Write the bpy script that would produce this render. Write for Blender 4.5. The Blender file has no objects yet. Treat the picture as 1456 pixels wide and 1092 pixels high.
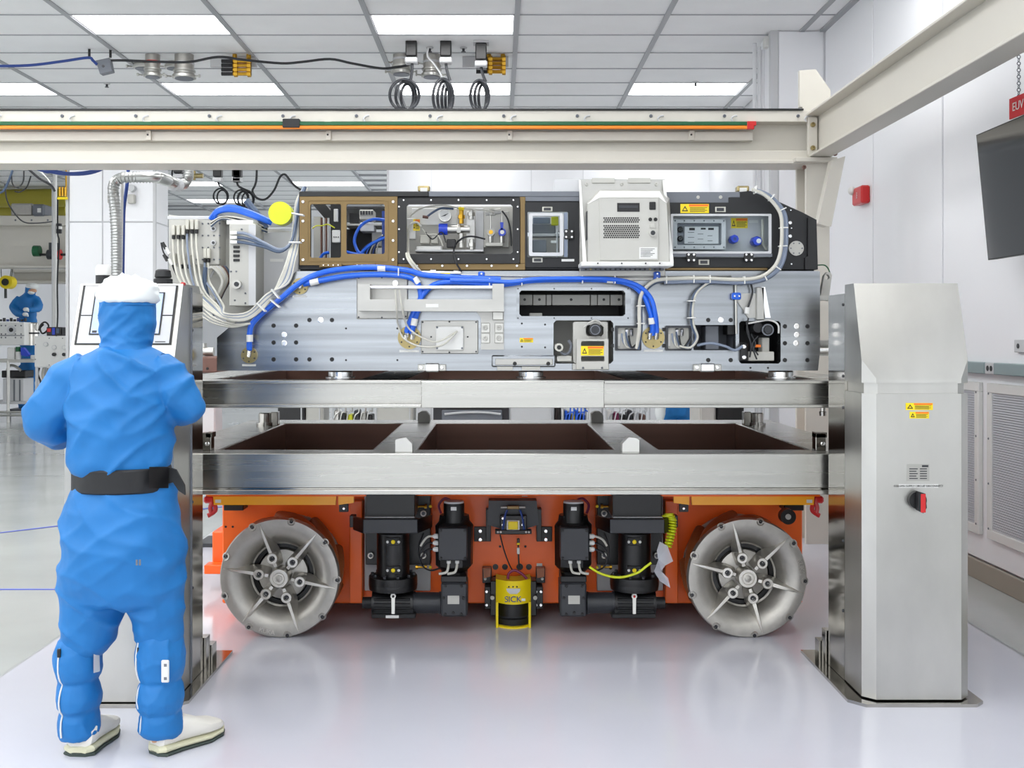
import bpy, bmesh, math, random
from mathutils import Vector, Matrix, noise, geometry
random.seed(7)
PI = math.pi
C = bpy.context.scene.collection
# ---------------------------------------------------------------- camera
FPX, CX, HY, EYE = 1580.0, 708.0, 480.0, 1.42      # focal length and principal point in 1456x1092 pixels, eye height in metres
cd = bpy.data.cameras.new('camera'); cam = bpy.data.objects.new('camera', cd); C.objects.link(cam)
cam.location = (0, 0, EYE); cam.rotation_euler = (PI/2, 0, 0)
cd.sensor_width = 36; cd.lens = 36*FPX/1456
cd.shift_x = (728-CX)/1456; cd.shift_y = (HY-546)/1456
cd.clip_start = .05; cd.clip_end = 100
bpy.context.scene.camera = cam
# ---------------------------------------------------------------- world, exposure
w = bpy.data.worlds.new('world'); bpy.context.scene.world = w; w.use_nodes = True
w.node_tree.nodes['Background'].inputs[0].default_value = (.93, .96, 1, 1)
w.node_tree.nodes['Background'].inputs[1].default_value = 1.3
LIGHT = 4.9
vs = bpy.context.scene.view_settings
vs.view_transform = 'Standard'; vs.look = 'None'; vs.exposure = 0.64; vs.gamma = 1; vs.use_curve_mapping = False
bpy.context.scene.display_settings.display_device = 'sRGB'

# ---------------------------------------------------------------- materials
def lin(c):
    if isinstance(c, str):
        c = [int(c[i:i+2], 16)/255 for i in (0, 2, 4)]
    return [x/12.92 if x <= .04045 else ((x+.055)/1.055)**2.4 for x in c]
MATS = {}
def mat(name, col, rough=.5, metal=0, var=0, scale=4, stretch=(1, 1, 1), bump=0, rvar=0, emit=0, trans=0, coat=0, grid=0, detail=4):
    m = bpy.data.materials.new(name); m.use_nodes = True; MATS[name] = m
    nt = m.node_tree; N = nt.nodes; L = nt.links; p = N['Principled BSDF']
    c = lin(col)
    p.inputs['Base Color'].default_value = (*c, 1)
    p.inputs['Roughness'].default_value = rough; p.inputs['Metallic'].default_value = metal
    if coat: p.inputs['Coat Weight'].default_value = coat; p.inputs['Coat Roughness'].default_value = .08
    if trans:
        p.inputs['Transmission Weight'].default_value = trans; p.inputs['IOR'].default_value = 1.05
    if emit:
        p.inputs['Emission Color'].default_value = (*c, 1); p.inputs['Emission Strength'].default_value = emit
    if var or bump or rvar or grid:
        tc = N.new('ShaderNodeTexCoord'); mp = N.new('ShaderNodeMapping'); mp.inputs['Scale'].default_value = stretch
        L.new(tc.outputs['Object'], mp.inputs['Vector'])
        nz = N.new('ShaderNodeTexNoise'); nz.inputs['Scale'].default_value = scale; nz.inputs['Detail'].default_value = detail
        L.new(mp.outputs[0], nz.inputs['Vector'])
        f = nz.outputs['Fac']
        if var:
            r = N.new('ShaderNodeValToRGB'); r.color_ramp.elements[0].position = .3; r.color_ramp.elements[1].position = .7
            r.color_ramp.elements[0].color = (*[max(0, x*(1-var)) for x in c], 1)
            r.color_ramp.elements[1].color = (*[min(1, x*(1+var)) for x in c], 1)
            L.new(f, r.inputs[0]); L.new(r.outputs[0], p.inputs['Base Color'])
        if rvar:
            q = N.new('ShaderNodeMapRange'); q.inputs['To Min'].default_value = max(0, rough-rvar); q.inputs['To Max'].default_value = min(1, rough+rvar)
            L.new(f, q.inputs['Value']); L.new(q.outputs[0], p.inputs['Roughness'])
        h = f
        if grid:                                    # fine woven grid
            wv = [N.new('ShaderNodeTexWave') for _ in (0, 1)]
            for k, wn in enumerate(wv):
                wn.wave_type = 'BANDS'; wn.bands_direction = 'X' if k == 0 else 'Z'; wn.inputs['Scale'].default_value = grid
                L.new(tc.outputs['Object'], wn.inputs['Vector'])
            mx = N.new('ShaderNodeMath'); mx.operation = 'MAXIMUM'
            L.new(wv[0].outputs['Fac'], mx.inputs[0]); L.new(wv[1].outputs['Fac'], mx.inputs[1]); h = mx.outputs[0]
        if bump:
            b = N.new('ShaderNodeBump'); b.inputs['Strength'].default_value = bump; b.inputs['Distance'].default_value = .01
            L.new(h, b.inputs['Height']); L.new(b.outputs[0], p.inputs['Normal'])
    return m
mat('white_wall', 'eeeff2', .45, var=.012, scale=.8)
mat('white_trim', 'd9dadd', .5)
mat('ceiling_tile', 'f3f4f5', .8, var=.02, scale=3)
mat('grid_metal', 'a6a8ac', .5)
mat('diffuser', 'ffffff', .5, emit=LIGHT)
mat('floor_tile', 'b7bbb9', .16, var=.06, scale=1.4, rvar=.06, coat=.2)
mat('floor_pad', 'cacbd5', .17, var=.03, scale=1.1, rvar=.05, coat=.3)
mat('floor_joint', '9a9d9f', .5)
mat('blue_tape', '5463c4', .5)
mat('tan_base', '9b9488', .6)
mat('cream_paint', 'd0ccc2', .42, var=.015, scale=2)
mat('steel', 'c0bfba', .36, 1, var=.10, scale=4, stretch=(1, 1, .5), rvar=.06, detail=7)
mat('steel_dark', 'b0ada7', .13, 1, var=.10, scale=3, stretch=(2, 2, .4), rvar=.06)
mat('steel_h', 'b3b2ad', .27, 1, var=.05, scale=4, stretch=(.25, 1, 9), rvar=.03)
mat('aluminium', '9ea2a6', .26, 1, var=.32, scale=2.2, stretch=(.22, 1, 8), rvar=.06, detail=5)  # stretched bands also paint in reflections of floor and room
mat('aluminium_plate', 'b4b3af', .42, 1, var=.05, scale=5, stretch=(1, 1, 4))
mat('polished', 'eeeeee', .2, 1)
mat('cast_metal', 'b3b0aa', .45, .85, var=.06, scale=30, bump=.15)
mat('cast_bright', 'd9d6cf', .3, .9)
mat('orange', 'ff6a08', .4, var=.02, scale=3, coat=.25)
mat('amber', 'ffb020', .35, coat=.3)
mat('red', 'c81418', .35, coat=.2)
mat('brown_rubber', '90522e', .35, var=.25, scale=7)
mat('black', '0e0e10', .36)
mat('black_matte', '18191c', .55)
mat('dark_grey', '2f3136', .42)
mat('mid_grey', '6c7078', .45)
mat('light_grey', 'c6c7c9', .45)
mat('beige_grey', 'bab9b3', .5, var=.03, scale=5)
mat('bronze', '7c6743', .42, .55, var=.05, scale=6)
mat('bronze_disc', 'a39468', .3, .8, var=.2, scale=14)
mat('brass', 'c79a35', .28, .9)
mat('blue_hose', '1560d8', .32, coat=.2)
mat('navy', '1c3c86', .4)
mat('knob_blue', '1c3fc0', .35)
mat('white_plastic', 'dcdcd9', .4)
mat('cable_white', 'c4c2b8', .45)
mat('cable_grey', '7a8598', .45)
mat('cable_slate', '47576f', .45)
mat('cable_black', '15171c', .45)
mat('yellow', 'f3d80c', .4)
mat('yellow_green', 'd9dc2c', .45)
mat('pipe_yellow', 'a89f36', .5)
mat('label_orange', 'f07818', .5)
mat('lime', 'd6e01c', .35)
mat('green', '0f5a34', .45)
mat('conductor_orange', 'f08a1e', .45)
mat('glass', 'f2f8fa', .03, trans=1)
mat('screen', '98a8d0', .25, emit=.55, var=.35, scale=9)
mat('tv_screen', '0b0c0e', .05, coat=1)
mat('cloth_blue', '1070b6', .55, var=.05, scale=9, bump=.12, grid=190)
mat('cloth_white', 'e8ecec', .8, bump=.1, scale=40)
mat('shoe_white', 'e4e1d8', .5, bump=.06, scale=60)
mat('sole_cream', 'cfcdb0', .6)
mat('sole_dark', '39443f', .7)
mat('skin', 'd2a07f', .55)
mat('sign_red', 'd0202c', .4)
mat('purple', '7a1c4a', .4)
mat('raceway', '8a9a9c', .45)
mat('grille', 'bfc2c8', .5)
mat('plastic_film', 'e8eaf2', .25, trans=.35)
mat('duct_silver', 'b9bab8', .3, 1, bump=.2, scale=20)
mat('dim_brown', '6a4a40', .5)
mat('deep_brown', '5c3a2c', .4, var=.1, scale=3)
mat('plate_grey', 'a9a8a2', .45)
mat('brown_inner', '77584c', .3, .5, var=.08, scale=3, stretch=(.3, 1, 5))  # brown tone of the inner faces of both frames
M_ = lambda n: MATS[n]

# ---------------------------------------------------------------- pixel helpers (a point seen at pixel px,py at distance d)
def X(px, d): return (px-CX)*d/FPX
def Z(py, d): return EYE-(py-HY)*d/FPX
def P(px, py, d): return Vector((X(px, d), d, Z(py, d)))

class B:
    """collects shapes for ONE mesh"""
    def __init__(s): s.v = []; s.f = []
    def add(s, vs, fs):
        o = len(s.v); s.v += [tuple(v) for v in vs]; s.f += [tuple(i+o for i in f) for f in fs]; return s
    def box(s, x0, x1, y0, y1, z0, z1, bv=0):
        x0, x1 = sorted((x0, x1)); y0, y1 = sorted((y0, y1)); z0, z1 = sorted((z0, z1))
        if bv:
            bv = min(bv, (x1-x0)*.45, (y1-y0)*.45, (z1-z0)*.45)
            bm = bmesh.new(); bmesh.ops.create_cube(bm, size=1)
            for v in bm.verts: v.co = ((x0+x1)/2+v.co.x*(x1-x0), (y0+y1)/2+v.co.y*(y1-y0), (z0+z1)/2+v.co.z*(z1-z0))
            bmesh.ops.bevel(bm, geom=bm.edges[:], offset=bv, segments=1, affect='EDGES', profile=.5)
            bm.verts.index_update()
            s.add([v.co[:] for v in bm.verts], [[v.index for v in f.verts] for f in bm.faces]); bm.free(); return s
        return s.add([(x0,y0,z0),(x1,y0,z0),(x1,y1,z0),(x0,y1,z0),(x0,y0,z1),(x1,y0,z1),(x1,y1,z1),(x0,y1,z1)],
                     [(0,3,2,1),(4,5,6,7),(0,1,5,4),(1,2,6,5),(2,3,7,6),(3,0,4,7)])
    def pb(s, x0, y0, x1, y1, d, t, bv=0):
        return s.box(X(x0,d), X(x1,d), d, d+t, Z(y1,d), Z(y0,d), bv)
    def lathe(s, c, ax, prof, n=20, closed=False):
        c = Vector(c); ax = Vector(ax).normalized()
        u = ax.orthogonal().normalized(); w_ = ax.cross(u)
        vs = []; fs = []
        for r, h in prof:
            for k in range(n):
                a = 2*PI*k/n; vs.append(c+ax*h+(u*math.cos(a)+w_*math.sin(a))*r)
        m = len(prof)
        for i in range(m if closed else m-1):
            j = (i+1) % m
            for k in range(n):
                k2 = (k+1) % n; fs.append((i*n+k, i*n+k2, j*n+k2, j*n+k))
        if not closed:
            if prof[0][0] > 1e-5: fs.append(tuple(range(n)))
            if prof[-1][0] > 1e-5: fs.append(tuple((m-1)*n+k for k in range(n)))
        return s.add(vs, fs)
    def cyl(s, p, q, r, r2=None, n=16):
        p = Vector(p); q = Vector(q); return s.lathe(p, q-p, [(r, 0), (r if r2 is None else r2, (q-p).length)], n)
    def pc(s, px, py, d, rp, t, n=20, r2=None):          # a disc or plug facing the camera; rp in pixels at d
        r = rp*d/FPX
        return s.lathe((X(px,d), d, Z(py,d)), (0,1,0), [(r if r2 is None else r2*d/FPX, 0), (r, abs(t)*.15), (r, t)], n)
    def poly(s, pts, off):
        n = len(pts); off = Vector(off); a = [Vector(p) for p in pts]; b = [p+off for p in a]
        return s.add(a+b, [tuple(range(n)), tuple(range(2*n-1, n-1, -1))]+[(i, (i+1) % n, n+(i+1) % n, n+i) for i in range(n)])
    def pp(s, pts, d, t): return s.poly([P(x, y, d) for x, y in pts], (0, t, 0))
    def plate(s, outer, holes, d, t):                    # pixel outline with pixel holes
        loops = [[P(x, y, d) for x, y in lp] for lp in [outer]+holes]
        flat = [p for lp in loops for p in lp]; n = len(flat)
        tri = geometry.tessellate_polygon([[Vector((p.x, p.z, 0)) for p in lp] for lp in loops])
        fs = [tuple(a) for a in tri]+[tuple(n+i for i in reversed(a)) for a in tri]
        o = 0
        for lp in loops:
            m = len(lp); fs += [(o+i, o+(i+1) % m, n+o+(i+1) % m, n+o+i) for i in range(m)]; o += m
        return s.add(flat+[p+Vector((0, t, 0)) for p in flat], fs)
    def tube(s, pts, r, n=8, sm=5, radii=None):
        pts = [Vector(p) for p in pts]
        if sm > 1 and len(pts) > 2:
            o = []; rr = []
            for i in range(len(pts)-1):
                p0 = pts[max(i-1, 0)]; p1 = pts[i]; p2 = pts[i+1]; p3 = pts[min(i+2, len(pts)-1)]
                for k in range(sm):
                    t = k/sm
                    o.append(.5*((2*p1)+(p2-p0)*t+(2*p0-5*p1+4*p2-p3)*t*t+(3*p1-p0-3*p2+p3)*t**3))
                    if radii: rr.append(radii[i]*(1-t)+radii[i+1]*t)
            o.append(pts[-1]); pts = o
            if radii: radii = rr+[radii[-1]]
        vs = []; fs = []; u = None
        for i, p in enumerate(pts):
            t = (pts[min(i+1, len(pts)-1)]-pts[max(i-1, 0)])
            t = t.normalized() if t.length > 1e-9 else Vector((0, 0, 1))
            u = t.orthogonal().normalized() if u is None else (u-t*u.dot(t)).normalized()
            b = t.cross(u); q = radii[i] if radii else r
            vs += [p+(u*math.cos(2*PI*k/n)+b*math.sin(2*PI*k/n))*q for k in range(n)]
        for i in range(len(pts)-1):
            fs += [(i*n+k, i*n+(k+1) % n, (i+1)*n+(k+1) % n, (i+1)*n+k) for k in range(n)]
        fs += [tuple(range(n)), tuple(len(vs)-n+k for k in range(n))]
        return s.add(vs, fs)
    def pt(s, pts, d, rp, n=8, sm=5):                    # pixel path; third value overrides the distance
        return s.tube([P(p[0], p[1], p[2] if len(p) > 2 else d) for p in pts], rp*d/FPX, n, sm)
    def loft(s, rings, n=24):                            # (cx, cy, z, rx, ry)
        vs = []; fs = []
        for cx, cy, z, rx, ry in rings:
            vs += [(cx+rx*math.cos(2*PI*k/n), cy+ry*math.sin(2*PI*k/n), z) for k in range(n)]
        for i in range(len(rings)-1):
            fs += [(i*n+k, i*n+(k+1) % n, (i+1)*n+(k+1) % n, (i+1)*n+k) for k in range(n)]
        fs += [tuple(range(n)), tuple(len(vs)-n+k for k in range(n))]
        return s.add(vs, fs)
    def ell(s, c, rx, ry, rz, n=16):
        vs = []; fs = []; m = n//2
        for i in range(m+1):
            a = -PI/2+PI*i/m
            vs += [(c[0]+rx*math.cos(a)*math.cos(2*PI*k/n), c[1]+ry*math.cos(a)*math.sin(2*PI*k/n), c[2]+rz*math.sin(a)) for k in range(n)]
        for i in range(m): fs += [(i*n+k, i*n+(k+1) % n, (i+1)*n+(k+1) % n, (i+1)*n+k) for k in range(n)]
        return s.add(vs, fs)

def to_mesh(name, b, m, origin=None, ang=32):
    me = bpy.data.meshes.new(name)
    if origin is not None: me.from_pydata([(x-origin[0], y-origin[1], z-origin[2]) for x, y, z in b.v], [], b.f)
    else: me.from_pydata(b.v, [], b.f)
    bm = bmesh.new(); bm.from_mesh(me); bmesh.ops.remove_doubles(bm, verts=bm.verts[:], dist=1e-6)
    bmesh.ops.recalc_face_normals(bm, faces=bm.faces[:])
    bm.to_mesh(me); bm.free()
    me.polygons.foreach_set('use_smooth', [True]*len(me.polygons)); me.set_sharp_from_angle(angle=math.radians(ang))
    me.materials.append(M_(m)); return me
WLOC = {}
def link(o, parent=None, wloc=(0, 0, 0)):
    C.objects.link(o); WLOC[o.name] = Vector(wloc); o.location = wloc
    if parent is not None:
        o.parent = parent; o.matrix_parent_inverse = Matrix.Translation(-WLOC[parent.name])
    return o
def ob(name, b, m, parent=None, label=None):
    xs = [v[0] for v in b.v]; ys = [v[1] for v in b.v]; zs = [v[2] for v in b.v]
    c = ((min(xs)+max(xs))/2, (min(ys)+max(ys))/2, min(zs))
    o = bpy.data.objects.new(name, to_mesh(name, b, m, c)); link(o, parent, c)
    if label: o['label'] = label
    return o
def tag(o, label, cat, group=None, kind=None):
    o['label'] = label
    if cat: o['category'] = cat
    if group: o['group'] = group
    if kind: o['kind'] = kind
    return o
def thing(name, label, cat, loc, group=None):
    o = bpy.data.objects.new(name, None); o.empty_display_size = .1; link(o, None, loc); return tag(o, label, cat, group)
def struct(o, label=None, cat=None):
    o['kind'] = 'structure'
    if label: o['label'] = label
    if cat: o['category'] = cat
    return o
CACHE = {}
def inst(name, key, make, m, parent, loc, rot=None, scl=None):
    k = (key, m)
    if k not in CACHE: CACHE[k] = to_mesh(name, make(), m)
    o = bpy.data.objects.new(name, CACHE[k]); link(o, parent, loc)
    if rot: o.rotation_euler = rot
    if scl: o.scale = scl
    return o
def bolt(px, py, d, rp, parent, m='polished', name='bolt', t=.006):
    r = rp*d/FPX
    return inst(name, 'bolt', lambda: B().lathe((0,0,0), (0,-1,0), [(1,0),(1,.7),(.75,1),(.45,1),(.4,.6)], 10), m, parent, P(px, py, d), scl=(r, t, r))
def hole(px, py, d, rp, parent, m='black_matte', name='bolt_hole'):
    r = rp*d/FPX
    return inst(name, 'hole', lambda: B().lathe((0,0,0), (0,-1,0), [(1,0),(1,.4),(.8,.4),(.8,.1)], 12), m, parent, P(px, py, d), scl=(r, .004, r))
def text(body, px, py, d, hp, m, parent, name='lettering', rot=(PI/2, 0, 0), align='CENTER', loc=None, depth=.0006):
    cu = bpy.data.curves.new(name, 'FONT'); cu.body = body; cu.size = hp*d/FPX*1.4; cu.align_x = align; cu.align_y = 'CENTER'; cu.extrude = depth
    o = bpy.data.objects.new(name+'_t', cu); me = bpy.data.meshes.new_from_object(o); bpy.data.objects.remove(o)
    me.name = name; me.materials.clear(); me.materials.append(M_(m))
    q = bpy.data.objects.new(name, me); link(q, parent, loc if loc is not None else P(px, py, d)); q.rotation_euler = rot
    if len(body) > 1: q['kind'] = 'stuff'
    return q
def warn(x0, y0, x1, y1, d, parent, name='warning_label'):
    """yellow caution sticker: orange header, black triangle, lines of print"""
    p = ob(name, B().pb(x0, y0, x1, y1, d, .002), 'yellow', parent)
    w_ = x1-x0; h = y1-y0
    ob('header', B().pb(x0+.3*w_, y0+.04*h, x1-.02*w_, y0+.28*h, d-.0008, .0008), 'label_orange', p)
    a, b, c, e = x0+.05*w_, x0+.27*w_, y0+.2*h, y0+.8*h
    ob('triangle', B().plate([(a, e), ((a+b)/2, c), (b, e)], [[(a+.045*w_, e-.1*h), ((a+b)/2, c+.2*h), (b-.045*w_, e-.1*h)]], d-.0008, .0008), 'black', p)
    q = B()
    for k in range(4): q.pb(x0+.33*w_, y0+(.38+.14*k)*h, x1-(.06+.08*(k % 2))*w_, y0+(.44+.14*k)*h, d-.0006, .0006)
    ob('print', q, 'black_matte', p)
    return p
# ================================================================ THE ROOM
CEIL = EYE+2.66; WR = 2.83; YB = 15.0
fl = ob('floor', B().box(-14, WR+.2, -6, 30, -.1, 0), 'floor_tile'); struct(fl, 'pale grey polished cleanroom floor', 'floor')
ob('painted_pad', B().box(-2.07, 2.33, 1.5, 9.3, 0, .004), 'floor_pad', fl)
ob('pad_edge', B().box(-2.085, -2.07, 1.5, 9.3, 0, .003), 'floor_joint', fl)
ob('pad_edge', B().box(2.33, 2.35, 1.5, 9.3, 0, .003), 'floor_joint', fl)
ob('tape_line', B().poly([(-4.2, 7.5, .002), (-4.2, 7.54, .002), (-2.1, 9.55, .002), (-2.1, 9.49, .002)], (0, 0, .001)), 'blue_tape', fl)
ob('tape_line', B().box(-4.5, -2.1, 6.25, 6.27, .001, .003), 'blue_tape', fl)
ob('floor_seam', B().box(-7, -2.1, 11.4, 11.42, .0005, .0015), 'floor_joint', fl)

ce = ob('ceiling', B().box(-14, WR+.2, -6, 30, CEIL+.03, CEIL+.1), 'ceiling_tile'); struct(ce, 'white suspended tile ceiling with grey grid', 'ceiling')
GX, GY, TX, TY = -1.077, 9.148, 1.236, .61
LIT = set()
for j in list(range(-20, 21, 4))+[-18, -14, -10, -6, -2]:  # in-between near rows are added, unseen, to brighten the foreground
    for k in (-8, -6, -4, -2, 0, 2): LIT.add((k, j))
LIT.discard((2, 0))
LIT = {(k, j) for k, j in LIT if not ((j >= 0 and k < -4) or (j == 8 and k < 0))}
for j in (-2, -6, -8, -10, -14, -16, -18): LIT.discard((2, j))
HID = lambda k, j: GY+j*TY > YB-.1 and GX+(k+1)*TX > -1.3     # behind the back wall
def tile_mesh(): return B().box(-TX/2+.012, TX/2-.012, -TY/2+.008, TY/2-.008, 0, .02)
for j in range(-2, 21):
    for k in range(-8, 4):
        x0 = GX+k*TX
        px = CX+(x0+TX)*FPX/(GY+j*TY+TY)
        if (k, j) in LIT or HID(k, j) or px < -30: continue
        if k == 3: inst('ceiling_tile', 'edge_tile', lambda: B().box(0, .2, -TY/2+.008, TY/2-.008, 0, .02), 'ceiling_tile', ce, (x0+.01, GY+j*TY+TY/2, CEIL))
        else: inst('ceiling_tile', 'tile', tile_mesh, 'ceiling_tile', ce, (x0+TX/2, GY+j*TY+TY/2, CEIL))
for k in range(-8, 5):
    x0 = GX+k*TX; ye = 29 if x0 < -1.5 else YB
    if x0 < WR: ob('grid_bar', B().box(x0-.022, x0+.022, -5, ye, CEIL-.012, CEIL+.028), 'grid_metal', ce)
for j in range(-2, 24):
    y = GY+j*TY; ob('cross_bar', B().box(-13, WR if y < YB else -1.5, y-.011, y+.011, CEIL-.006, CEIL+.026), 'grid_metal', ce)
ob('wall_angle', B().box(WR-.05, WR, -5, 9.6, CEIL-.02, CEIL+.02), 'grid_metal', ce)
def light_mesh(): return B().box(-TX/2+.03, TX/2-.03, -TY/2+.02, TY/2-.02, 0, .012)
LN = {(-4,4):'bright ceiling light panel cut by the left edge above the crane beam', (-2,4):'bright ceiling light panel just behind the flanged pipe nozzles and brass valves on the left',
      (-2,0):'large bright ceiling light panel at top left over the hanging grey junction box', (0,0):'large bright ceiling light panel at top centre over the cable plugs',
      (0,4):'bright ceiling light panel behind the hanging cable coils', (2,4):'bright ceiling light panel right of centre above the crane beam'}
for (k, j) in sorted(LIT):
    if HID(k, j): continue
    x, y = GX+k*TX+TX/2, GY+j*TY+TY/2
    px = CX+x*FPX/max(y, .1); seen = y > 8.8 and px > -60
    ro = ['third', 'fourth', 'fifth', 'sixth'][min(3, max(0, j//4-2))]; co = {-8:'far left', -6:'left', -4:'middle left', -2:'middle', 0:'inner', 2:'right'}[k]
    lb = LN.get((k, j)) or ('distant ceiling light panel, %s row back, %s column' % (ro, co) if seen else 'unseen ceiling light panel overhead, among rows partly added for near light')
    t = thing('ceiling_light', lb, 'ceiling light', (x, y, CEIL), 'recessed ceiling lights' if seen else 'ceiling lights overhead')
    inst('diffuser', 'diff', light_mesh, 'diffuser', t, (x, y, CEIL+.004))
    if seen: inst('light_frame', 'lfr', lambda: B().box(-TX/2+.014, TX/2-.014, -TY/2+.01, -TY/2+.022, -.002, .02).box(-TX/2+.014, TX/2-.014, TY/2-.022, TY/2-.01, -.002, .02).box(-TX/2+.014, -TX/2+.032, -TY/2+.01, TY/2-.01, -.002, .02).box(TX/2-.032, TX/2-.014, -TY/2+.01, TY/2-.01, -.002, .02), 'white_trim', t, (x, y, CEIL))

# right wall: panels with narrow joints
wr = ob('wall_right', B().box(WR+.02, WR+.2, -6, 15.2, 0, CEIL+.1), 'white_trim'); struct(wr, 'white panelled cleanroom wall on the right', 'wall')
JY = [X_/1 for X_ in (-4, -2.2, .4, 2.35, 4.3, 6.25, 8.36, 9.63)]
# joints at pixels 1340 and 1241
JY = [-1.6, 1.1, 3.0, 5.0, WR*FPX/(1340-CX), WR*FPX/(1241-CX), 9.62]
for a, b_ in zip(JY[:-1], JY[1:]):
    ob('wall_panel', B().box(WR, WR+.03, a+.012, b_-.012, .12, CEIL-.01, .004), 'white_wall', wr)
bb = ob('baseboard_right', B().box(WR-.02, WR, -2, 9.6, 0, .115, .004), 'tan_base'); struct(bb, 'tan vinyl baseboard along the right wall', 'baseboard')
wb = ob('wall_back', B().box(-1.48, WR+.2, YB, YB+.25, 0, CEIL), 'white_wall'); struct(wb, 'white partition wall behind the machine', 'wall')
for x in (-.9, .45, 1.15, 1.85): ob('panel_joint', B().box(x-.006, x+.006, YB-.004, YB, .1, CEIL-.02), 'white_trim', wb)
ob('end_cap', B().box(-1.5, -1.47, YB-.012, YB+.26, 0, CEIL), 'white_trim', wb)
# pilaster in the corner
d0 = 9.63
pl = ob('wall_corner', B().box(X(1097,d0), WR+.2, d0, d0+.4, 0, CEIL-.005), 'white_wall'); struct(pl, 'white wall return with grey corner trim', 'wall')
ob('corner_trim', B().box(X(1097,d0)-.01, X(1106,d0), d0-.012, d0+.05, 0, CEIL), 'light_grey', pl)
ob('return_panel', B().box(X(1107,d0), WR-.01, d0-.01, d0, .1, CEIL-.012, .003), 'white_wall', pl)
ob('wall_far', B().box(-14, -1.4, 27, 27.2, 0, CEIL), 'white_wall')
struct(bpy.data.objects['wall_far'], 'far white wall at the end of the hall', 'wall')
struct(ob('wall_light_block', B().box(-9.6, -9.4, 5, 27, 0, CEIL), 'white_wall'), 'white wall added at left of the hall to block side light', 'wall')  # added to cut the side light reaching the left of the hall
# conduits beside the corner
for k, px in enumerate((1073, 1079.5, 1085.5)):
    o = ob('conduit_pipe', B().cyl((X(px, 9.9), 9.9, 0.02), (X(px, 9.9), 9.9, CEIL-.04-.03*k), .018, n=10).cyl((X(px, 9.9), 9.9, CEIL-.16), (X(px, 9.9), 9.9, CEIL-.1), .0195, n=10), 'white_trim')
    tag(o, ['leftmost', 'middle', 'rightmost'][k]+' of three thin white vertical conduits by the wall corner', 'conduit', 'conduits by the corner')
jb = ob('junction_box', B().pb(1088, 51, 1098, 66, 9.7, .09, .006), 'white_plastic'); tag(jb, 'small beige box at the ceiling corner above the conduits', 'box')

# pillar on the left
pd = 13.3
pi_ = ob('wall_pillar', B().box(X(96,pd), X(219,pd), pd+.01, pd+.55, 0, CEIL-.005), 'white_trim'); struct(pi_, 'white panel-clad square pillar behind the operator', 'pillar')
zs = Z(316, pd)
for x0, x1 in ((99, 145.5), (147, 218.5)):
    ob('pillar_panel', B().box(X(x0,pd), X(x1,pd), pd-.01, pd+.02, .1, zs-.008, .004), 'white_wall', pi_)
    ob('pillar_panel', B().box(X(x0,pd), X(x1,pd), pd-.01, pd+.02, zs+.008, CEIL-.02, .004), 'white_wall', pi_)
ob('pillar_panel', B().box(X(219,pd)-.002, X(219,pd)+.01, pd+.03, pd+.53, .1, zs-.008, .003), 'white_wall', pi_)
ob('pillar_panel', B().box(X(219,pd)-.002, X(219,pd)+.01, pd+.03, pd+.53, zs+.008, CEIL-.02, .003), 'white_wall', pi_)
ob('corner_trim', B().box(X(94,pd), X(98,pd), pd-.015, pd+.03, 0, CEIL-.01), 'light_grey', pi_)
ob('corner_trim', B().box(X(218,pd), X(221.5,pd), pd-.015, pd+.03, 0, CEIL-.01), 'light_grey', pi_)

# things on the right wall
def wallx(px): return WR*FPX/(px-CX)          # distance along the wall of a pixel column
rw = thing('raceway', 'grey-green power raceway running along the right wall with a double outlet', 'raceway', (WR, 5.5, 1.3))
zr0, zr1 = 1.335, 1.283
def zw(py, px): return Z(py, wallx(px))
za, zb_ = zw(513.5, 1376), zw(529, 1376)
yo = wallx(1418)
ob('channel', B().box(WR-.05, WR, 3.2, yo-.06, zb_, za, .004), 'raceway', rw)
ob('channel', B().box(WR-.05, WR, yo+.06, 8.2, zb_, za, .004), 'raceway', rw)
ob('outlet_block', B().box(WR-.045, WR, yo-.06, yo+.06, zb_, za, .004), 'light_grey', rw)
for k in (-.022, .022):
    o = ob('socket', B().lathe((WR-.045, yo+k, (za+zb_)/2), (-1,0,0), [(.016,0),(.016,.002)], 14), 'black_matte', rw)
sw = thing('wall_outlet', 'small grey metal outlet plate on the right wall above the raceway', 'outlet', (WR, wallx(1452), zw(502,1452)))
ob('plate', B().box(WR-.02, WR, wallx(1447), wallx(1462), zw(501,1450), zw(483,1450), .003), 'light_grey', sw)
ob('socket', B().lathe((WR-.02, wallx(1453), zw(492,1453)), (-1,0,0), [(.014,0),(.014,.003)], 12), 'dark_grey', sw)
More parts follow.
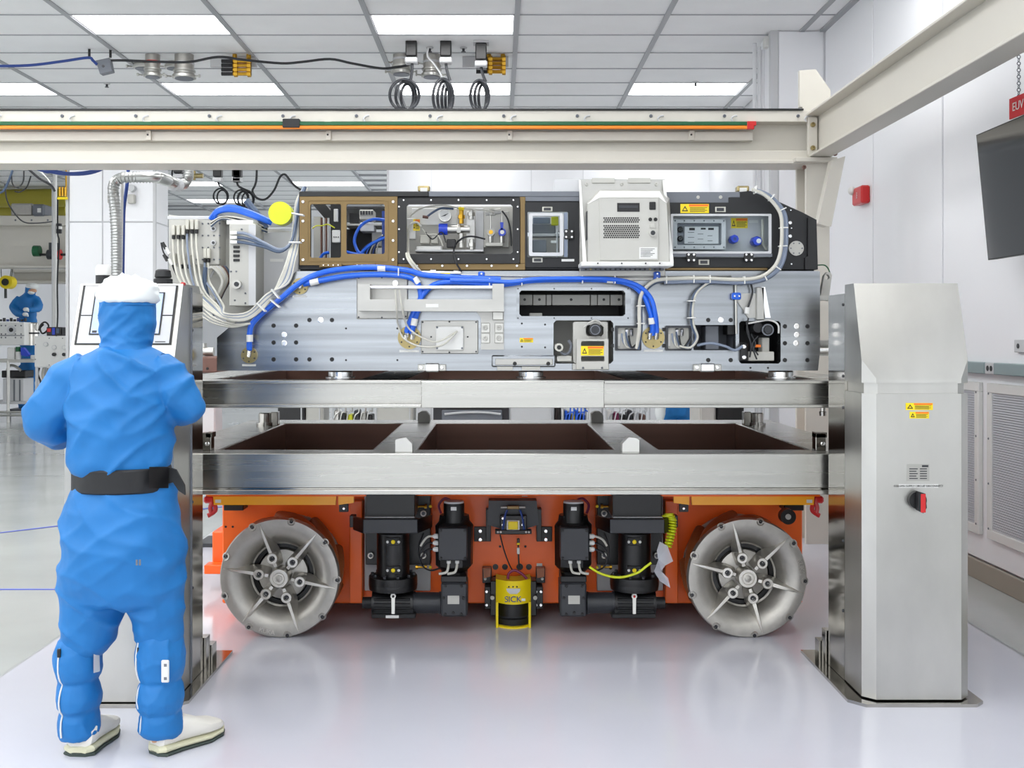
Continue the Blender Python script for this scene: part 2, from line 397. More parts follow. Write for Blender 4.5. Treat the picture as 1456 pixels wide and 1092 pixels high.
for k, (pa, pb_) in enumerate(((1376, 1398), (1410, 1510))):
    y1, y0 = wallx(pa)+(.35 if k == 0 else 0), wallx(pb_)
    z1, z0 = 1.16, .27
    g = thing('return_air_grille', ['white framed return air grille partly hidden behind the right steel lift column', 'white framed return air grille at the right edge below the raceway'][k], 'grille', (WR, (y0+y1)/2, z0), 'return air grilles')
    fw = .055
    ob('frame', B().box(WR-.03, WR, y0, y1, z0, z0+fw, .004).box(WR-.03, WR, y0, y1, z1-fw, z1, .004).box(WR-.03, WR, y0, y0+fw, z0+fw, z1-fw, .004).box(WR-.03, WR, y1-fw, y1, z0+fw, z1-fw, .004), 'white_plastic', g)
    ob('backing', B().box(WR-.008, WR, y0+fw, y1-fw, z0+fw, z1-fw), 'mid_grey', g)
    q = B(); n = 56
    for i in range(n):
        zz = z0+fw+(z1-z0-2*fw)*(i+.5)/n; q.box(WR-.02, WR-.007, y0+fw, y1-fw, zz-.0056, zz+.0056)
    o = ob('mesh_slats', q, 'grille', g); o['kind'] = 'stuff'
    for yy in (y0+fw/2, y1-fw/2):
        for i in range(4):
            o = inst('screw', 'gscrew', lambda: B().lathe((0,0,0), (-1,0,0), [(.007,0),(.006,.003)], 8), 'mid_grey', g, (WR-.03, yy, z0+.06+(z1-z0-.12)*i/3))
# television
tv = thing('television', 'large black flat television on the right wall reflecting the room', 'television', (2.63, 5.2, 2.0))
# near-left lower corner (1405,370) upper (1388,192); tilted out from the wall
dT, dB = 5.9, 5.75
a = P(1388, 192, 5.95); b_ = P(1405, 370, 5.95)
dirv = Vector((0, -1, 0))
nrm = dirv.cross(b_-a).normalized()
if nrm.x > 0: nrm = -nrm
Wd = 1.25
q = [a, a+dirv*Wd, b_+dirv*Wd, b_]
ob('housing', B().poly(q, -nrm*.05), 'black', tv)
mid = lambda i, k: q[i]+(sum(q, Vector())/4-q[i]).normalized()*k
ob('screen', B().poly([mid(i, .012)+nrm*.002 for i in range(4)], -nrm*.002), 'tv_screen', tv)
c0 = (a+b_)/2+dirv*.6
ob('wall_bracket', B().box(c0.x+.04, WR-.002, c0.y-.15, c0.y+.15, c0.z-.15, c0.z+.15, .01), 'black', tv)
# red hanging sign
sg = thing('hanging_sign', 'red sign with white lettering hanging on a chain above the television', 'sign', P(1440, 165, 5.6))
sa = P(1435, 141, 5.6); sb = P(1435, 170, 5.6); sd = Vector((.05, -1, 0)).normalized()
ob('board', B().poly([sa, sa+sd*.55, sb+sd*.55, sb], Vector((.008, .002, 0))), 'sign_red', sg)
rz = math.atan2(sd.y, sd.x)
text('EUV R', 0, 0, 5.6, 12, 'white_plastic', sg, rot=(PI/2, 0, rz), align='LEFT', loc=(sa+sb)/2+sd*.035+Vector((-.003, 0, 0)))
ch = B()
for i in range(19):
    z0 = sa.z+.0+i*.0165; ch.lathe((sa.x+.02, sa.y-.06, z0), (1, 0, 0) if i % 2 else (0, 1, 0), [(.008, -.0022), (.011, 0), (.008, .0022), (.006, 0)], 8, closed=True)
ob('chain', ch, 'mid_grey', sg)
# fire strobe
yf = wallx(1228)
fs = thing('fire_alarm', 'red fire alarm with clear strobe on the right wall', 'alarm', (WR, yf, zw(290, 1228)))
ob('housing', B().box(WR-.07, WR, wallx(1237.5), wallx(1224), zw(291, 1230), zw(266, 1230), .012), 'red', fs)
ob('strobe_lens', B().ell((WR-.075, yf+.05, zw(271, 1226)), .03, .035, .035, 12), 'white_plastic', fs)
text('FIRE', 0, 0, 5, 6, 'white_plastic', fs, rot=(PI/2, PI/2, -PI/2), loc=(WR-.0715, wallx(1231), zw(278, 1231)))

# ================================================================ OVERHEAD CRANE
dC = 7.6
cb = thing('crane_beam', 'cream steel crane bridge beam spanning above the machine with conductor rails', 'crane beam', (0, dC, Z(233, dC)))
xl, xr = X(-60, dC), X(1159, dC)
zt, zb2 = Z(158, dC), Z(230, dC)
ob('top_flange', B().box(xl, xr, dC-.02, dC+.3, Z(174, dC), zt, .004), 'cream_paint', cb)
ob('web', B().box(xl, xr, dC+.10, dC+.13, zb2, Z(170, dC)), 'cream_paint', cb)
ob('bottom_flange', B().box(xl, xr, dC-.0, dC+.3, zb2-.012, zb2+.012, .003), 'cream_paint', cb)
ob('lower_web', B().box(xl, xr, dC+.02, dC+.11, zb2, Z(213.5, dC), .004), 'cream_paint', cb)
ob('support_plate', B().box(xl, X(1072,dC), dC+.03, dC+.1, Z(199, dC), Z(185.5, dC), .004), 'cream_paint', cb)
ob('cover_strip', B().box(xl, X(1141,dC), dC-.03, dC+.32, zt, zt+.012), 'black', cb)
for k, (ya, yb, m) in enumerate(((175, 180, 'green'), (180.5, 185, 'conductor_orange'))):
    ob('conductor_rail', B().box(xl, X(1062,dC), dC-.05, dC-.02, Z(yb, dC), Z(ya, dC), .003), m, cb)
    ob('end_cap', B().box(X(1060,dC), X(1070+3*(1-k),dC), dC-.053, dC-.017, Z(yb+.5, dC), Z(ya-.7, dC), .003), 'red', cb)
ob('joint_cover', B().box(X(404,dC), X(428,dC), dC-.06, dC-.01, Z(183.5, dC), Z(171, dC), .004), 'black_matte', cb)
for i in range(12):
    px = -16+104.6*i
    bolt(px, 165, dC-.02, 2.4, cb, 'mid_grey', t=.012)
    hk = B().pt([(px+18, 164.5), (px+13, 165.5), (px+10, 169), (px+12, 173)], dC-.035, 1.3, 6)
    ob('cable_hook', hk, 'light_grey', cb)
for px in (211, 467, 725, 984):
    o = ob('rail_bracket', B().pb(px-3.5, 185.5, px+3.5, 199, dC+.012, .02, .002).pb(px-6, 172, px+4, 176, dC-.045, .1), 'cream_paint', cb)
    bolt(px-1, 191.5, dC+.012, 1.4, o, 'black', t=.005)
ob('end_plate', B().box(X(1147,dC), X(1160,dC), dC-.04, dC+.0, Z(222, dC), Z(168, dC), .003), 'cream_paint', cb)
for py in (177.5, 210.5): bolt(1155.5, py, dC-.04, 3.6, cb, 'bronze_disc', t=.02)

rb = thing('runway_beam', 'cream steel runway beam coming towards the camera along the right wall', 'crane beam', (2.2, 5, 2.6))
zl0, zl1 = 2.65, 2.945
ob('bottom_flange', B().box(2.12, 2.27, .4, dC+.05, zl0, zl0+.016, .003), 'cream_paint', rb)
ob('top_flange', B().box(2.10, 2.29, .4, dC+.05, zl1-.016, zl1, .003), 'cream_paint', rb)
ob('web', B().box(2.185, 2.20, .4, dC+.05, zl0+.016, zl1-.016), 'cream_paint', rb)
gp = ob('gusset_plate', B().pp([(1137, 100), (1160, 98.5), (1181, 128), (1181, 146), (1160, 164), (1141, 164), (1141, 152), (1137, 152)], dC+.0, .04), 'cream_paint', rb)
po = thing('crane_post', 'cream steel post holding the crane beams behind the right lift column', 'post', (2.15, 7.7, 0))
ob('post_flange', B().box(X(1147,dC), X(1181,dC), dC+.02, dC+.05, 0, zl0-.03, .003).box(X(1147,dC), X(1181,dC), dC+.26, dC+.29, 0, zl0-.03, .003), 'cream_paint', po)
ob('post_web', B().box(X(1160,dC), X(1165,dC), dC+.05, dC+.26, 0, zl0-.03), 'cream_paint', po)
ob('cap_plate', B().box(X(1128,dC), X(1187,dC), dC-.06, dC+.32, zl0-.035, zl0-.004, .003), 'cream_paint', po)
ob('brace', B().poly([P(1183, 228, 7.4), P(1196, 224, 7.4), P(1176, 322, 7.4), P(1163, 318, 7.4)], (.0, .09, 0)).poly([P(1196, 224, 7.4), P(1202, 222, 7.4), P(1182, 322, 7.4), P(1176, 322, 7.4)], (0, .012, 0)), 'cream_paint', po)
for px, py in ((1143, 238), (1187, 219)): bolt(px, py, 7.5, 3, po, 'dim_brown', t=.02)
# ================================================================ LIFT COLUMNS
def ring_poly(x0, x1, y0, y1, c): return [(x0, y1), (x0, y0+c), (x0+c, y0), (x1-c, y0), (x1, y0+c), (x1, y1)]
def prism(pts, z0, z1): return B().poly([(x, y, z0) for x, y in pts], (0, 0, z1-z0))
rc = thing('lift_column', 'brushed steel lift column with slanted hood and red and black rotary switch', 'lift column', (1.62, 4.6, 0), 'steel lift columns')
xL, xR, yF, yS, yR = 1.418, 1.832, 4.29, 4.545, 4.767
ob('base_plate', prism([(1.362, 5.0), (1.357, 4.315), (1.41, 4.255), (1.835, 4.255), (1.875, 4.295), (1.875, 5.0)], 0, .016), 'steel_dark', rc)
ob('body', prism(ring_poly(xL, xR, yF, yS-.003, .043), .022, 1.203), 'steel', rc)
ob('rear_section', prism([(xL, yR), (xL, yS), (xR, yS), (xR, yR)], .018, 1.60), 'steel_dark', rc)
ob('neck', prism(ring_poly(xL+.012, xR-.012, yF+.012, yS-.003, .04), 1.203, 1.2435), 'steel', rc)
# hood: vertical skirt then a slanting face
zt_ = 1.636; zk = 1.262; zc = 1.335; yt = 4.428
hv = [(xL,yF+.043,1.2435),(xL+.043,yF,1.2435),(xR-.043,yF,1.2435),(xR,yF+.043,1.2435),(xR,yS-.003,1.2435),(xL,yS-.003,1.2435),
      (xL+.043,yF,zk),(xR-.043,yF,zk),(xL,yF+.043,zc),(xR,yF+.043,zc),(xL,yt,zt_),(xR,yt,zt_),(xL,yS-.003,zt_),(xR,yS-.003,zt_)]
ob('hood', B().add(hv, [(0,1,2,3,4,5),(1,2,7,6),(0,1,6,8),(3,2,7,9),(6,7,9,11,10,8),(10,11,13,12),(0,8,10,12,5),(3,9,11,13,4),(5,4,13,12)]), 'steel', rc)
ob('step_plate', B().box(xL-.01, xL+.25, 4.78, 4.83, .016, .16), 'steel_dark', rc)
ob('step_plate', B().box(xL-.02, xL+.25, 4.84, 4.90, .016, .10), 'steel_dark', rc)
dF = yF-.002
warn(1288, 573, 1326.5, 583, dF, rc); warn(1293.5, 585.5, 1321, 595, dF, rc)
np_ = ob('nameplate', B().pb(1290, 660, 1321.5, 684, dF, .003), 'plate_grey', rc)
q = B()
for i in range(5): q.pb(1293, 666+3.4*i, 1305-(i % 2)*2, 667.4+3.4*i, dF-.0006, .0006).pb(1308, 666+3.4*i, 1318, 667.4+3.4*i, dF-.0006, .0006)
q.pb(1311, 661.3, 1320, 664.2, dF-.0006, .0006)
ob('print', q, 'dark_grey', np_)
tl = ob('text_label', B().pb(1278, 688.5, 1334.5, 693.5, dF, .0015), 'white_plastic', rc)
text('COLUMN SUPPLY CIRCUIT DISCONNECT', 1306, 691.2, dF-.001, 2.7, 'black', tl)
sw_ = ob('rotary_switch', B().pc(1305.5, 711.5, dF-.022, 12.5, .024, 24), 'black', rc)
ob('switch_handle', B().poly([P(1306+8*math.cos(t)*0+x, y, dF-.045) for t, x, y in ((0, 0, 699), (0, 10, 702), (0, 12, 722), (0, 7, 730), (0, -1, 726))], (0, .024, 0)), 'black_matte', sw_)
ob('pointer', B().pb(1309.5, 702.5, 1316.5, 729, dF-.047, .004, .001), 'red', sw_)
for py in (433, 535, 580, 770, 870):
    inst('screw', 'sscrew', lambda: B().lathe((0,0,0), (-1,0,0), [(.007,0),(.005,.004)], 8), 'dark_grey', rc, (xL, yS+.02, Z(py, yS)))

# left console column
lc = thing('lift_column', 'steel lift column with touchscreen console in front of the operator', 'lift column', (-1.45, 4.5, 0), 'steel lift columns')
xl_, xr_ = X(97, 4.27), X(247, 4.27)+.0
yF2, yR2 = 4.27, 4.69
ob('base_plate', prism([(xl_-.06, 4.99), (xl_-.055, 4.30), (xl_-.01, 4.245), (xr_+.0, 4.245), (xr_+.05, 4.30), (xr_+.055, 4.99)], 0, .016), 'steel_dark', lc)
ob('body', prism([(xl_, 4.50), (xl_, yF2), (xr_, yF2), (xr_, 4.50)], .02, Z(515, 4.27)), 'steel', lc)
ob('rear_section', prism([(xl_, yR2), (xl_, 4.503), (xr_, 4.503), (xr_, yR2)], .018, Z(418, 4.69)), 'steel_dark', lc)
ob('front_edge', B().box(xl_-.012, xl_+.012, yF2-.006, yF2+.02, .02, Z(515, 4.27)), 'beige_grey', lc)
zq, zt2 = Z(518, 4.27), Z(404, 4.43)
hv = [(xl_,yF2,zq),(xr_,yF2,zq),(xr_,yR2,zq),(xl_,yR2,zq),(xl_,4.40,zt2),(xr_,4.40,zt2),(xr_,yR2-.06,zt2),(xl_,yR2-.06,zt2),(xr_,yR2,zt2-.06),(xl_,yR2,zt2-.06)]
ob('hood', B().add(hv, [(0,1,2,3),(0,1,5,4),(4,5,6,7),(6,8,9,7),(8,2,3,9),(1,2,8,6,5),(0,3,9,7,4)]), 'steel', lc)
sl = Vector((0, 4.40-yF2, zt2-zq)); sn = Vector((0, -(zt2-zq), 4.40-yF2)).normalized()
def onface(u, v, o=0.0):                      # u 0..1 across, v 0..1 up the slanted console face
    return Vector((xl_+(xr_-xl_)*u, yF2, zq))+sl*v+sn*o
def face_plate(u0, u1, v0, v1, o, t): return B().poly([onface(u0, v0, o), onface(u1, v0, o), onface(u1, v1, o), onface(u0, v1, o)], -sn*t)
ob('panel_border', face_plate(.03, .955, .235, .975, .004, .006), 'black', lc)
for (u0, u1, v0, v1) in ((.055, .935, .25, .585), (.055, .935, .60, .965)):
    ob('panel_face', face_plate(u0, u1, v0, v1, .006, .003), 'light_grey', lc)
ob('bezel', face_plate(.16, .84, .35, .88, .009, .003), 'black', lc)
ob('screen', face_plate(.175, .825, .365, .865, .0105, .002), 'screen', lc)
q = B()
for i in range(9): q.add(*(lambda b: (b.v, b.f))(face_plate(.19+.07*i, .235+.07*i, .37, .40, .0112, .0005)))
ob('screen_buttons', q, 'dark_grey', lc)
ob('print', face_plate(.80, .90, .262, .272, .0068, .0006), 'dark_grey', lc)
q = B().box(xr_+.0, xr_+.006, 4.50, 4.51, .02, zt2-.01); ob('side_seam', q, 'mid_grey', lc)
for pz in (.4, .75, 1.1, 1.45):
    inst('screw', 'sscrew2', lambda: B().lathe((0,0,0), (1,0,0), [(.007,0),(.005,.004)], 8), 'dark_grey', lc, (xr_, 4.53, pz))
ob('step_plate', B().box(xr_-.25, xr_+.012, 4.70, 4.76, .016, .15), 'steel_dark', lc)
ob('step_plate', B().box(xr_-.25, xr_+.02, 4.77, 4.84, .016, .10), 'steel_dark', lc)
e = ob('emergency_stop', B().lathe(P(232, 404, 4.55), (0,0,1), [(.038,0),(.038,.02),(.03,.025),(.034,.03),(.03,.055),(.022,.06)], 16), 'black_matte', lc)
b0 = ob('beacon_base', B().lathe(P(147, 404, 4.5), (0,0,1), [(.03,0),(.03,.035)], 18), 'black', lc)
ob('beacon_lens', B().lathe(P(147, 391.5, 4.5), (0,0,1), [(.031,0),(.03,.03),(.022,.042)], 18), 'white_plastic', b0)
ob('status_led', B().box(xr_-.012, xr_+.002, 4.405, 4.43, zt2-.006, zt2+.006, .002), 'red', lc)

# ================================================================ FRAMES
def cbeam(name, x0, x1, y0, z0, z1, parent, dep=.14, lip=.014, rec=.075, m='steel_h'):
    """channel facing the camera: web, top and bottom flange"""
    o = ob(name, B().box(x0, x1, y0+rec, y0+rec+.012, z0+lip, z1-lip), m, parent)
    ob('flange', B().box(x0, x1, y0, y0+dep, z1-lip, z1, .002), m, o)
    ob('flange', B().box(x0, x1, y0, y0+dep, z0, z0+lip, .002), m, o)
    return o
# lower frame
Fx0, Fx1 = -1.51, 1.66; fy0, fy1 = 4.82, 6.80
zT, zB = .9166, .740
lf = thing('support_frame', 'lower welded stainless frame with three open bays resting on the orange vehicle', 'frame', (.08, 5.8, zB))
o = ob('front_beam', B().box(Fx0, Fx1, fy0, fy0+.17, Z(694, fy0), zT, .003), 'steel_h', lf)
ob('bottom_lip', B().box(Fx0, Fx1, fy0-.012, fy0+.17, zB, Z(696.5, fy0), .002), 'steel_h', o)
ob('groove', B().box(Fx0, Fx1, fy0+.006, fy0+.16, Z(697, fy0), Z(693.5, fy0)), 'steel_dark', o)
ob('rear_beam', B().box(Fx0, Fx1, 6.54, fy1, zB, zT, .003), 'steel_h', lf)
for x0, x1 in ((Fx0, -1.254), (1.401, Fx1)): ob('side_beam', B().box(x0, x1, fy0+.17, 6.54, zB, zT, .003), 'steel_h', lf)
for x0, x1 in ((-.56, -.368), (.528, .72)): ob('cross_beam', B().box(x0, x1, fy0+.17, 6.54, zB, zT-.001, .003), 'steel_h', lf)
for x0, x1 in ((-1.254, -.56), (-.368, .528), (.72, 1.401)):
    ob('inner_face', B().box(x0, x1, 6.532, 6.54, zB+.004, zT-.004), 'brown_inner', lf)
    ob('inner_face', B().box(x0, x0+.006, fy0+.18, 6.53, zB+.004, zT-.004), 'brown_inner', lf); ob('inner_face', B().box(x1-.006, x1, fy0+.18, 6.53, zB+.004, zT-.004), 'brown_inner', lf)
for px, py, s in ((574, 635, 1), (897, 635, -1)):
    d = 4.9
    ob('guide_block', B().pp([(px-12, py+9), (px-12, py-9), (px-8*1 if s > 0 else px-2, py-13 if s < 0 else py-11), (px+3, py-13), (px+12, py-4), (px+12, py+9)] if s > 0 else [(px-12, py+9), (px-12, py-4), (px-3, py-13), (px+8, py-12), (px+12, py-9), (px+12, py+9)], d, .07), 'white_plastic', lf)
for px, py in ((602, 594), (849, 594)):
    ob('guide_block', B().pp([(px-8, py+6), (px-8, py-6), (px-3, py-9), (px+4, py-9), (px+9, py-3), (px+9, py+6)], 6.62, .08), 'beige_grey', lf)
for px, py, s in ((377, 594, 1), (1076, 593, -1)):
    d = 6.35
    ob('locating_pin', B().lathe((X(px,d), d, zT), (0,0,1), [(.05,0),(.05,.02),(.038,.02),(.038,.07),(.03,.075)], 16), 'steel_dark', lf)
    ob('pin_block', B().box(X(px+14*s,d)-.02, X(px+14*s,d)+.02, d-.02, d+.04, zT, zT+.08, .003), 'steel_dark', lf)
for px, s in ((293, 1), (1168, -1)):
    d = 4.95
    o = ob('end_stop', B().pb(px-8, 616, px+7, 641, d, .06, .003).pb(px-8 if s < 0 else px, 615, px+8 if s < 0 else px+9, 622, d-.0, .06), 'steel_dark', lf)
    bolt(px+2, 631, d, 3, o, 'polished')
# upper frame
zT2, zB2 = 1.234, 1.115
uf = thing('lifting_frame', 'upper stainless lifting frame carried between the two steel columns under the laser module', 'frame', (.08, 5.8, zB2))
cbeam('front_channel', Fx0, X(599, fy0), fy0, zB2, zT2, uf); cbeam('front_channel', X(859, fy0), Fx1, fy0, zB2, zT2, uf)
ob('splice_plate', B().box(X(599, fy0), X(859, fy0), fy0-.003, fy0+.14, zB2, zT2-.004, .002), 'steel_h', uf)
ob('top_strip', B().box(X(599, fy0), X(859, fy0), fy0, fy0+.14, zT2-.006, zT2), 'steel_h', uf)
ob('rear_beam', B().box(Fx0, Fx1, 6.64, fy1, zB2, zT2, .003), 'steel_h', uf)
for x0, x1 in ((Fx0, -1.27), (1.42, Fx1)): ob('side_beam', B().box(x0, x1, fy0+.14, 6.64, zB2, zT2, .003), 'steel_h', uf)
for x0, x1 in ((-.62, -.42), (.58, .78)): ob('cross_beam', B().box(x0, x1, fy0+.14, 6.64, zB2, zT2-.002, .003), 'steel_h', uf)
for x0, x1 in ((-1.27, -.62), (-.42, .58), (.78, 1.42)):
    ob('inner_face', B().box(x0, x1, 6.632, 6.64, zB2+.004, zT2-.004), 'brown_inner', uf)
    ob('inner_face', B().box(x0, x0+.006, fy0+.15, 6.63, zB2+.004, zT2-.004), 'brown_inner', uf); ob('inner_face', B().box(x1-.006, x1, fy0+.15, 6.63, zB2+.004, zT2-.004), 'brown_inner', uf)
for px in (484, 755, 1110):
    d = 5.06
    ob('bearing_puck', B().lathe((X(px,d), d, zT2), (0,0,1), [(.068,0),(.068,.008),(.056,.010),(.056,.03),(.05,.0385)], 24), 'polished', uf)
for px in (1170,): ob('guide_pin', B().lathe((X(px, 4.9), 4.9, zB2), (0,0,-1), [(.012,0),(.012,.02),(.016,.022),(.014,.04)], 12), 'steel_dark', uf)

# ================================================================ ORANGE OMNIDIRECTIONAL VEHICLE
av = thing('transport_vehicle', 'orange omnidirectional transport vehicle with metal roller wheels under the frames', 'vehicle', (.075, 6.2, 0))
dP = 5.60
VX0, VX1 = X(316, dP), X(1141, dP)
zt3, zb3 = .735, Z(858, dP)
deck = ob('chassis', B().box(VX0, VX1, dP, 7.3, zb3, zt3-.03, .006), 'orange', av)
ob('deck_plate', B().box(VX0+.02, VX1-.02, dP+.02, 7.28, zt3-.03, zt3-.004), 'deep_brown', av)  # orange deck; its weak light is put into the brown colour
ob('top_rail', B().box(X(290, 5.3), X(1165, 5.3), 5.32, 5.46, Z(706, 5.3), zt3, .004), 'orange', av)
ob('side_skirt', B().box(-1.62, VX0, 6.3, 7.3, .1, .32, .006), 'orange', av)
ob('skirt_shelf', B().box(-1.64, VX0, 6.2, 6.299, .1, .15, .004), 'orange', av)
MIR = lambda px, s: px if s < 0 else 1461-px
def R2(px0, px1, s): a, b = MIR(px0, s), MIR(px1, s); return (min(a, b), max(a, b))
for s in (-1, 1):
    # amber fender strip with end flap
    a, b = R2(303, 478, s); ob('fender', B().pp([(a, 705.5), (b, 705.5), (b-1, 718), (a+1, 718)], 5.17, .02), 'amber', av)
    a, b = R2(481, 503, s); ob('fender_flap', B().pp([(a, 705.5), (b, 705.5), (b if s < 0 else b, 715 if s < 0 else 718), (a, 718 if s < 0 else 715)], 5.17, .02), 'amber', av)
    a, b = R2(295, 520, s); ob('fender_top', B().pb(a, 703.5, b, 706, 5.16, .35), 'orange', av)
    a, b = R2(306, 314, s); ob('sticker', B().pb(a, 710.5, b, 715, 5.168, .002), 'white_plastic', av)
    # red hook at the corner
    hx = MIR(300, s)
    ob('tow_hook', B().pt([(hx, 708), (hx-1*s, 714), (hx+1*s, 722), (hx, 730), (hx-4*s*-1, 733), (hx+6*s*-1, 726), (hx+5*s*-1, 716)], 5.2, 3.2, 8), 'red', av)
    ob('hook_mount', B().pb(*[R2(289, 303, s)[0], 706, R2(289, 303, s)[1], 716], 5.19, .05, .008), 'red', av)
    # wheel-arch frame and brackets
    a, b = R2(482, 495, s); ob('fender_bracket', B().pb(a, 717, b, 728, 5.25, .02, .002), 'black', av)
    bolt(MIR(489, s), 723, 5.25, 2, av, 'polished')
    a, b = R2(497, 515, s)
    ob('side_rib', B().pb(a, 712, b, 858, 5.52, .08, .004), 'orange', av)
    ob('latch', B().pb(*[R2(318, 346, s)[0], 718, R2(318, 346, s)[1], 726], 5.5, .1, .003), 'black', av)
o = ob('roller_guide', B().pc(1121, 735, 5.3, 11, .05), 'black', av); ob('roller_hub', B().pc(1121, 735, 5.295, 4, .02), 'steel', o)
for px in (321, 331): hole(px, 749, dP-.001, 1.6, av)

# ---- wheels
RW, WW, dW = .285, .28, 5.24
def wheel(cx, spoke0, notch0, label, kk):
    c = Vector((cx, dW, RW))
    ax = Vector((0, 1, 0))
    prof = [(.262, .05), (.281, .045), (.283, .014), (.277, .002), (.248, 0), (.228, .004), (.208, .014), (.190, .03), (.175, .05), (.163, .072), (.155, .09), (.147, .095), (.152, .11), (.175, .075), (.20, .045), (.225, .028)]
    wl = ob('wheel', B().lathe(c, ax, prof, 72, closed=True), 'cast_metal', av, label)
    ob('inner_ring', B().lathe(c+ax*.11, ax, [(.158, .03), (.150, 0), (.128, 0), (.122, .03)], 48, closed=True), 'black', wl)
    ob('hub_face', B().lathe(c+ax*.085, ax, [(.122, .04), (.118, .01), (.09, 0), (.04, 0)], 40), 'cast_metal', wl)
    ob('axle_drum', B().lathe(c+ax*.13, ax, [(.15, 0), (.15, .22)], 32), 'black_matte', wl)
    ob('rear_rim', B().lathe(c+ax*(WW-.02), ax, [(.262, 0), (.262, .02), (.16, .02), (.16, 0)], 48, closed=True), 'cast_metal', wl)
    # star of six ridged spokes with bolt bosses
    for k in range(6):
        a = math.radians(spoke0+60*k); u = Vector((math.cos(a), 0, math.sin(a))); t = Vector((-math.sin(a), 0, math.cos(a)))
        def pt(r, w_, h): return c+u*r+t*w_+ax*h
        sec = [(.055, .013, .012, .07), (.095, .015, .010, .085), (.13, .014, .004, .095), (.18, .011, -.002, .06), (.225, .008, -.006, .02), (.268, .0015, -.002, .004)]
        vs_ = []; fs_ = []
        for r, hw, top, bot in sec: vs_ += [pt(r, -hw*1.9, bot), pt(r, -hw*.55, top), pt(r, hw*.55, top), pt(r, hw*1.9, bot)]
        for i in range(len(sec)-1):
            for j in range(4): fs_.append((i*4+j, i*4+(j+1) % 4, (i+1)*4+(j+1) % 4, (i+1)*4+j))
        fs_ += [(0, 1, 2, 3), tuple(len(vs_)-4+j for j in range(4))]
        ob('spoke', B().add(vs_, fs_), 'cast_bright', wl)
        ob('spoke_groove', B().poly([pt(.12, -.003, .0035), pt(.12, .003, .0035), pt(.25, .0012, -.0055), pt(.25, -.0012, -.0055)], ax*-.0015), 'cast_bright', wl)
        ob('spoke_boss', B().lathe(c+u*.098, -ax, [(.027, -.06), (.027, -.002), (.024, .004), (.014, .004), (.0125, -.012), (0, -.012)], 20), 'cast_bright', wl)
        ob('boss_bolt', B().lathe(c+u*.098, -ax, [(.012, -.014), (.011, -.004), (.006, -.004), (.005, -.009), (0, -.009)], 10), 'dark_grey', wl)
    ob('hub_cap', B().lathe(c, -ax, [(.046, -.08), (.046, .0), (.042, .008), (.031, .008), (.029, .003), (.026, .003), (.024, .008), (0, .008)], 32), 'cast_bright', wl)
    ob('hub_bolt', B().lathe(c, -ax, [(.017, .006), (.017, .014), (.013, .016), (0, .016)], 6), 'cast_metal', wl)
    # tilted barrel rollers with their end screws in rim notches
    for k in range(9):
        a = math.radians(notch0+40*k); u = Vector((math.cos(a), 0, math.sin(a))); t = Vector((-math.sin(a), 0, math.cos(a)))
        cc = c+ax*(WW/2+.015)+u*.236; rd = (ax+t*kk).normalized()
        rp_ = []
        for i in range(-5, 6):
            s_ = i/5*.15; rp_.append((max(.016, RW-.002-math.sqrt(.236**2+(s_*.707)**2)), s_))
        ob('roller', B().lathe(cc, rd, rp_, 14), 'brown_rubber', wl)
        n_ = c+u*.272+t*0
        ob('rim_notch', B().lathe(n_+ax*.004, -ax+u*.5, [(.02, -.012), (.0195, .002), (.014, .002), (.012, -.004)], 12), 'cast_metal', wl)
        ob('roller_screw', B().lathe(n_+ax*.003, -ax+u*.5, [(.009, 0), (.008, .006), (.004, .006), (.003, .002)], 8), 'dark_grey', wl)
    return wl, c
w1, c1 = wheel(X(397, dW), -10, 38, 'left cast metal wheel with six pointed spokes and brown rollers', 1)
w2, c2 = wheel(X(1063, dW), -15, 37, 'right cast metal wheel with six pointed spokes and brown rollers', -1)
for wl, c, a in ((w1, c1, -103), (w2, c2, 12)):
    word = 'KUKA'
    for i, chx in enumerate(word):
        aa = math.radians(a+(i-1.5)*4.2*(1 if a < 0 else -1)); u = Vector((math.cos(aa), 0, math.sin(aa)))
        text(chx, 0, 0, 5.24, 6.5, 'cast_bright', wl, 'raised_letter', rot=(PI/2, -(aa+PI/2) if a < 0 else -(aa-PI/2), 0), loc=c+u*.258+Vector((0, -.0018, 0)), depth=.0015)
for cx, y in ((c1.x, 6.7), (c2.x, 6.7)):          # rear wheels: plain tread blocks in the dark under the deck
    ob('rear_wheel', B().lathe((cx, y, RW), (0,1,0), [(.16,0),(.262,.004),(.27,.07),(.282,.14),(.27,.21),(.262,.28),(.16,.285)], 40), 'brown_rubber', av)

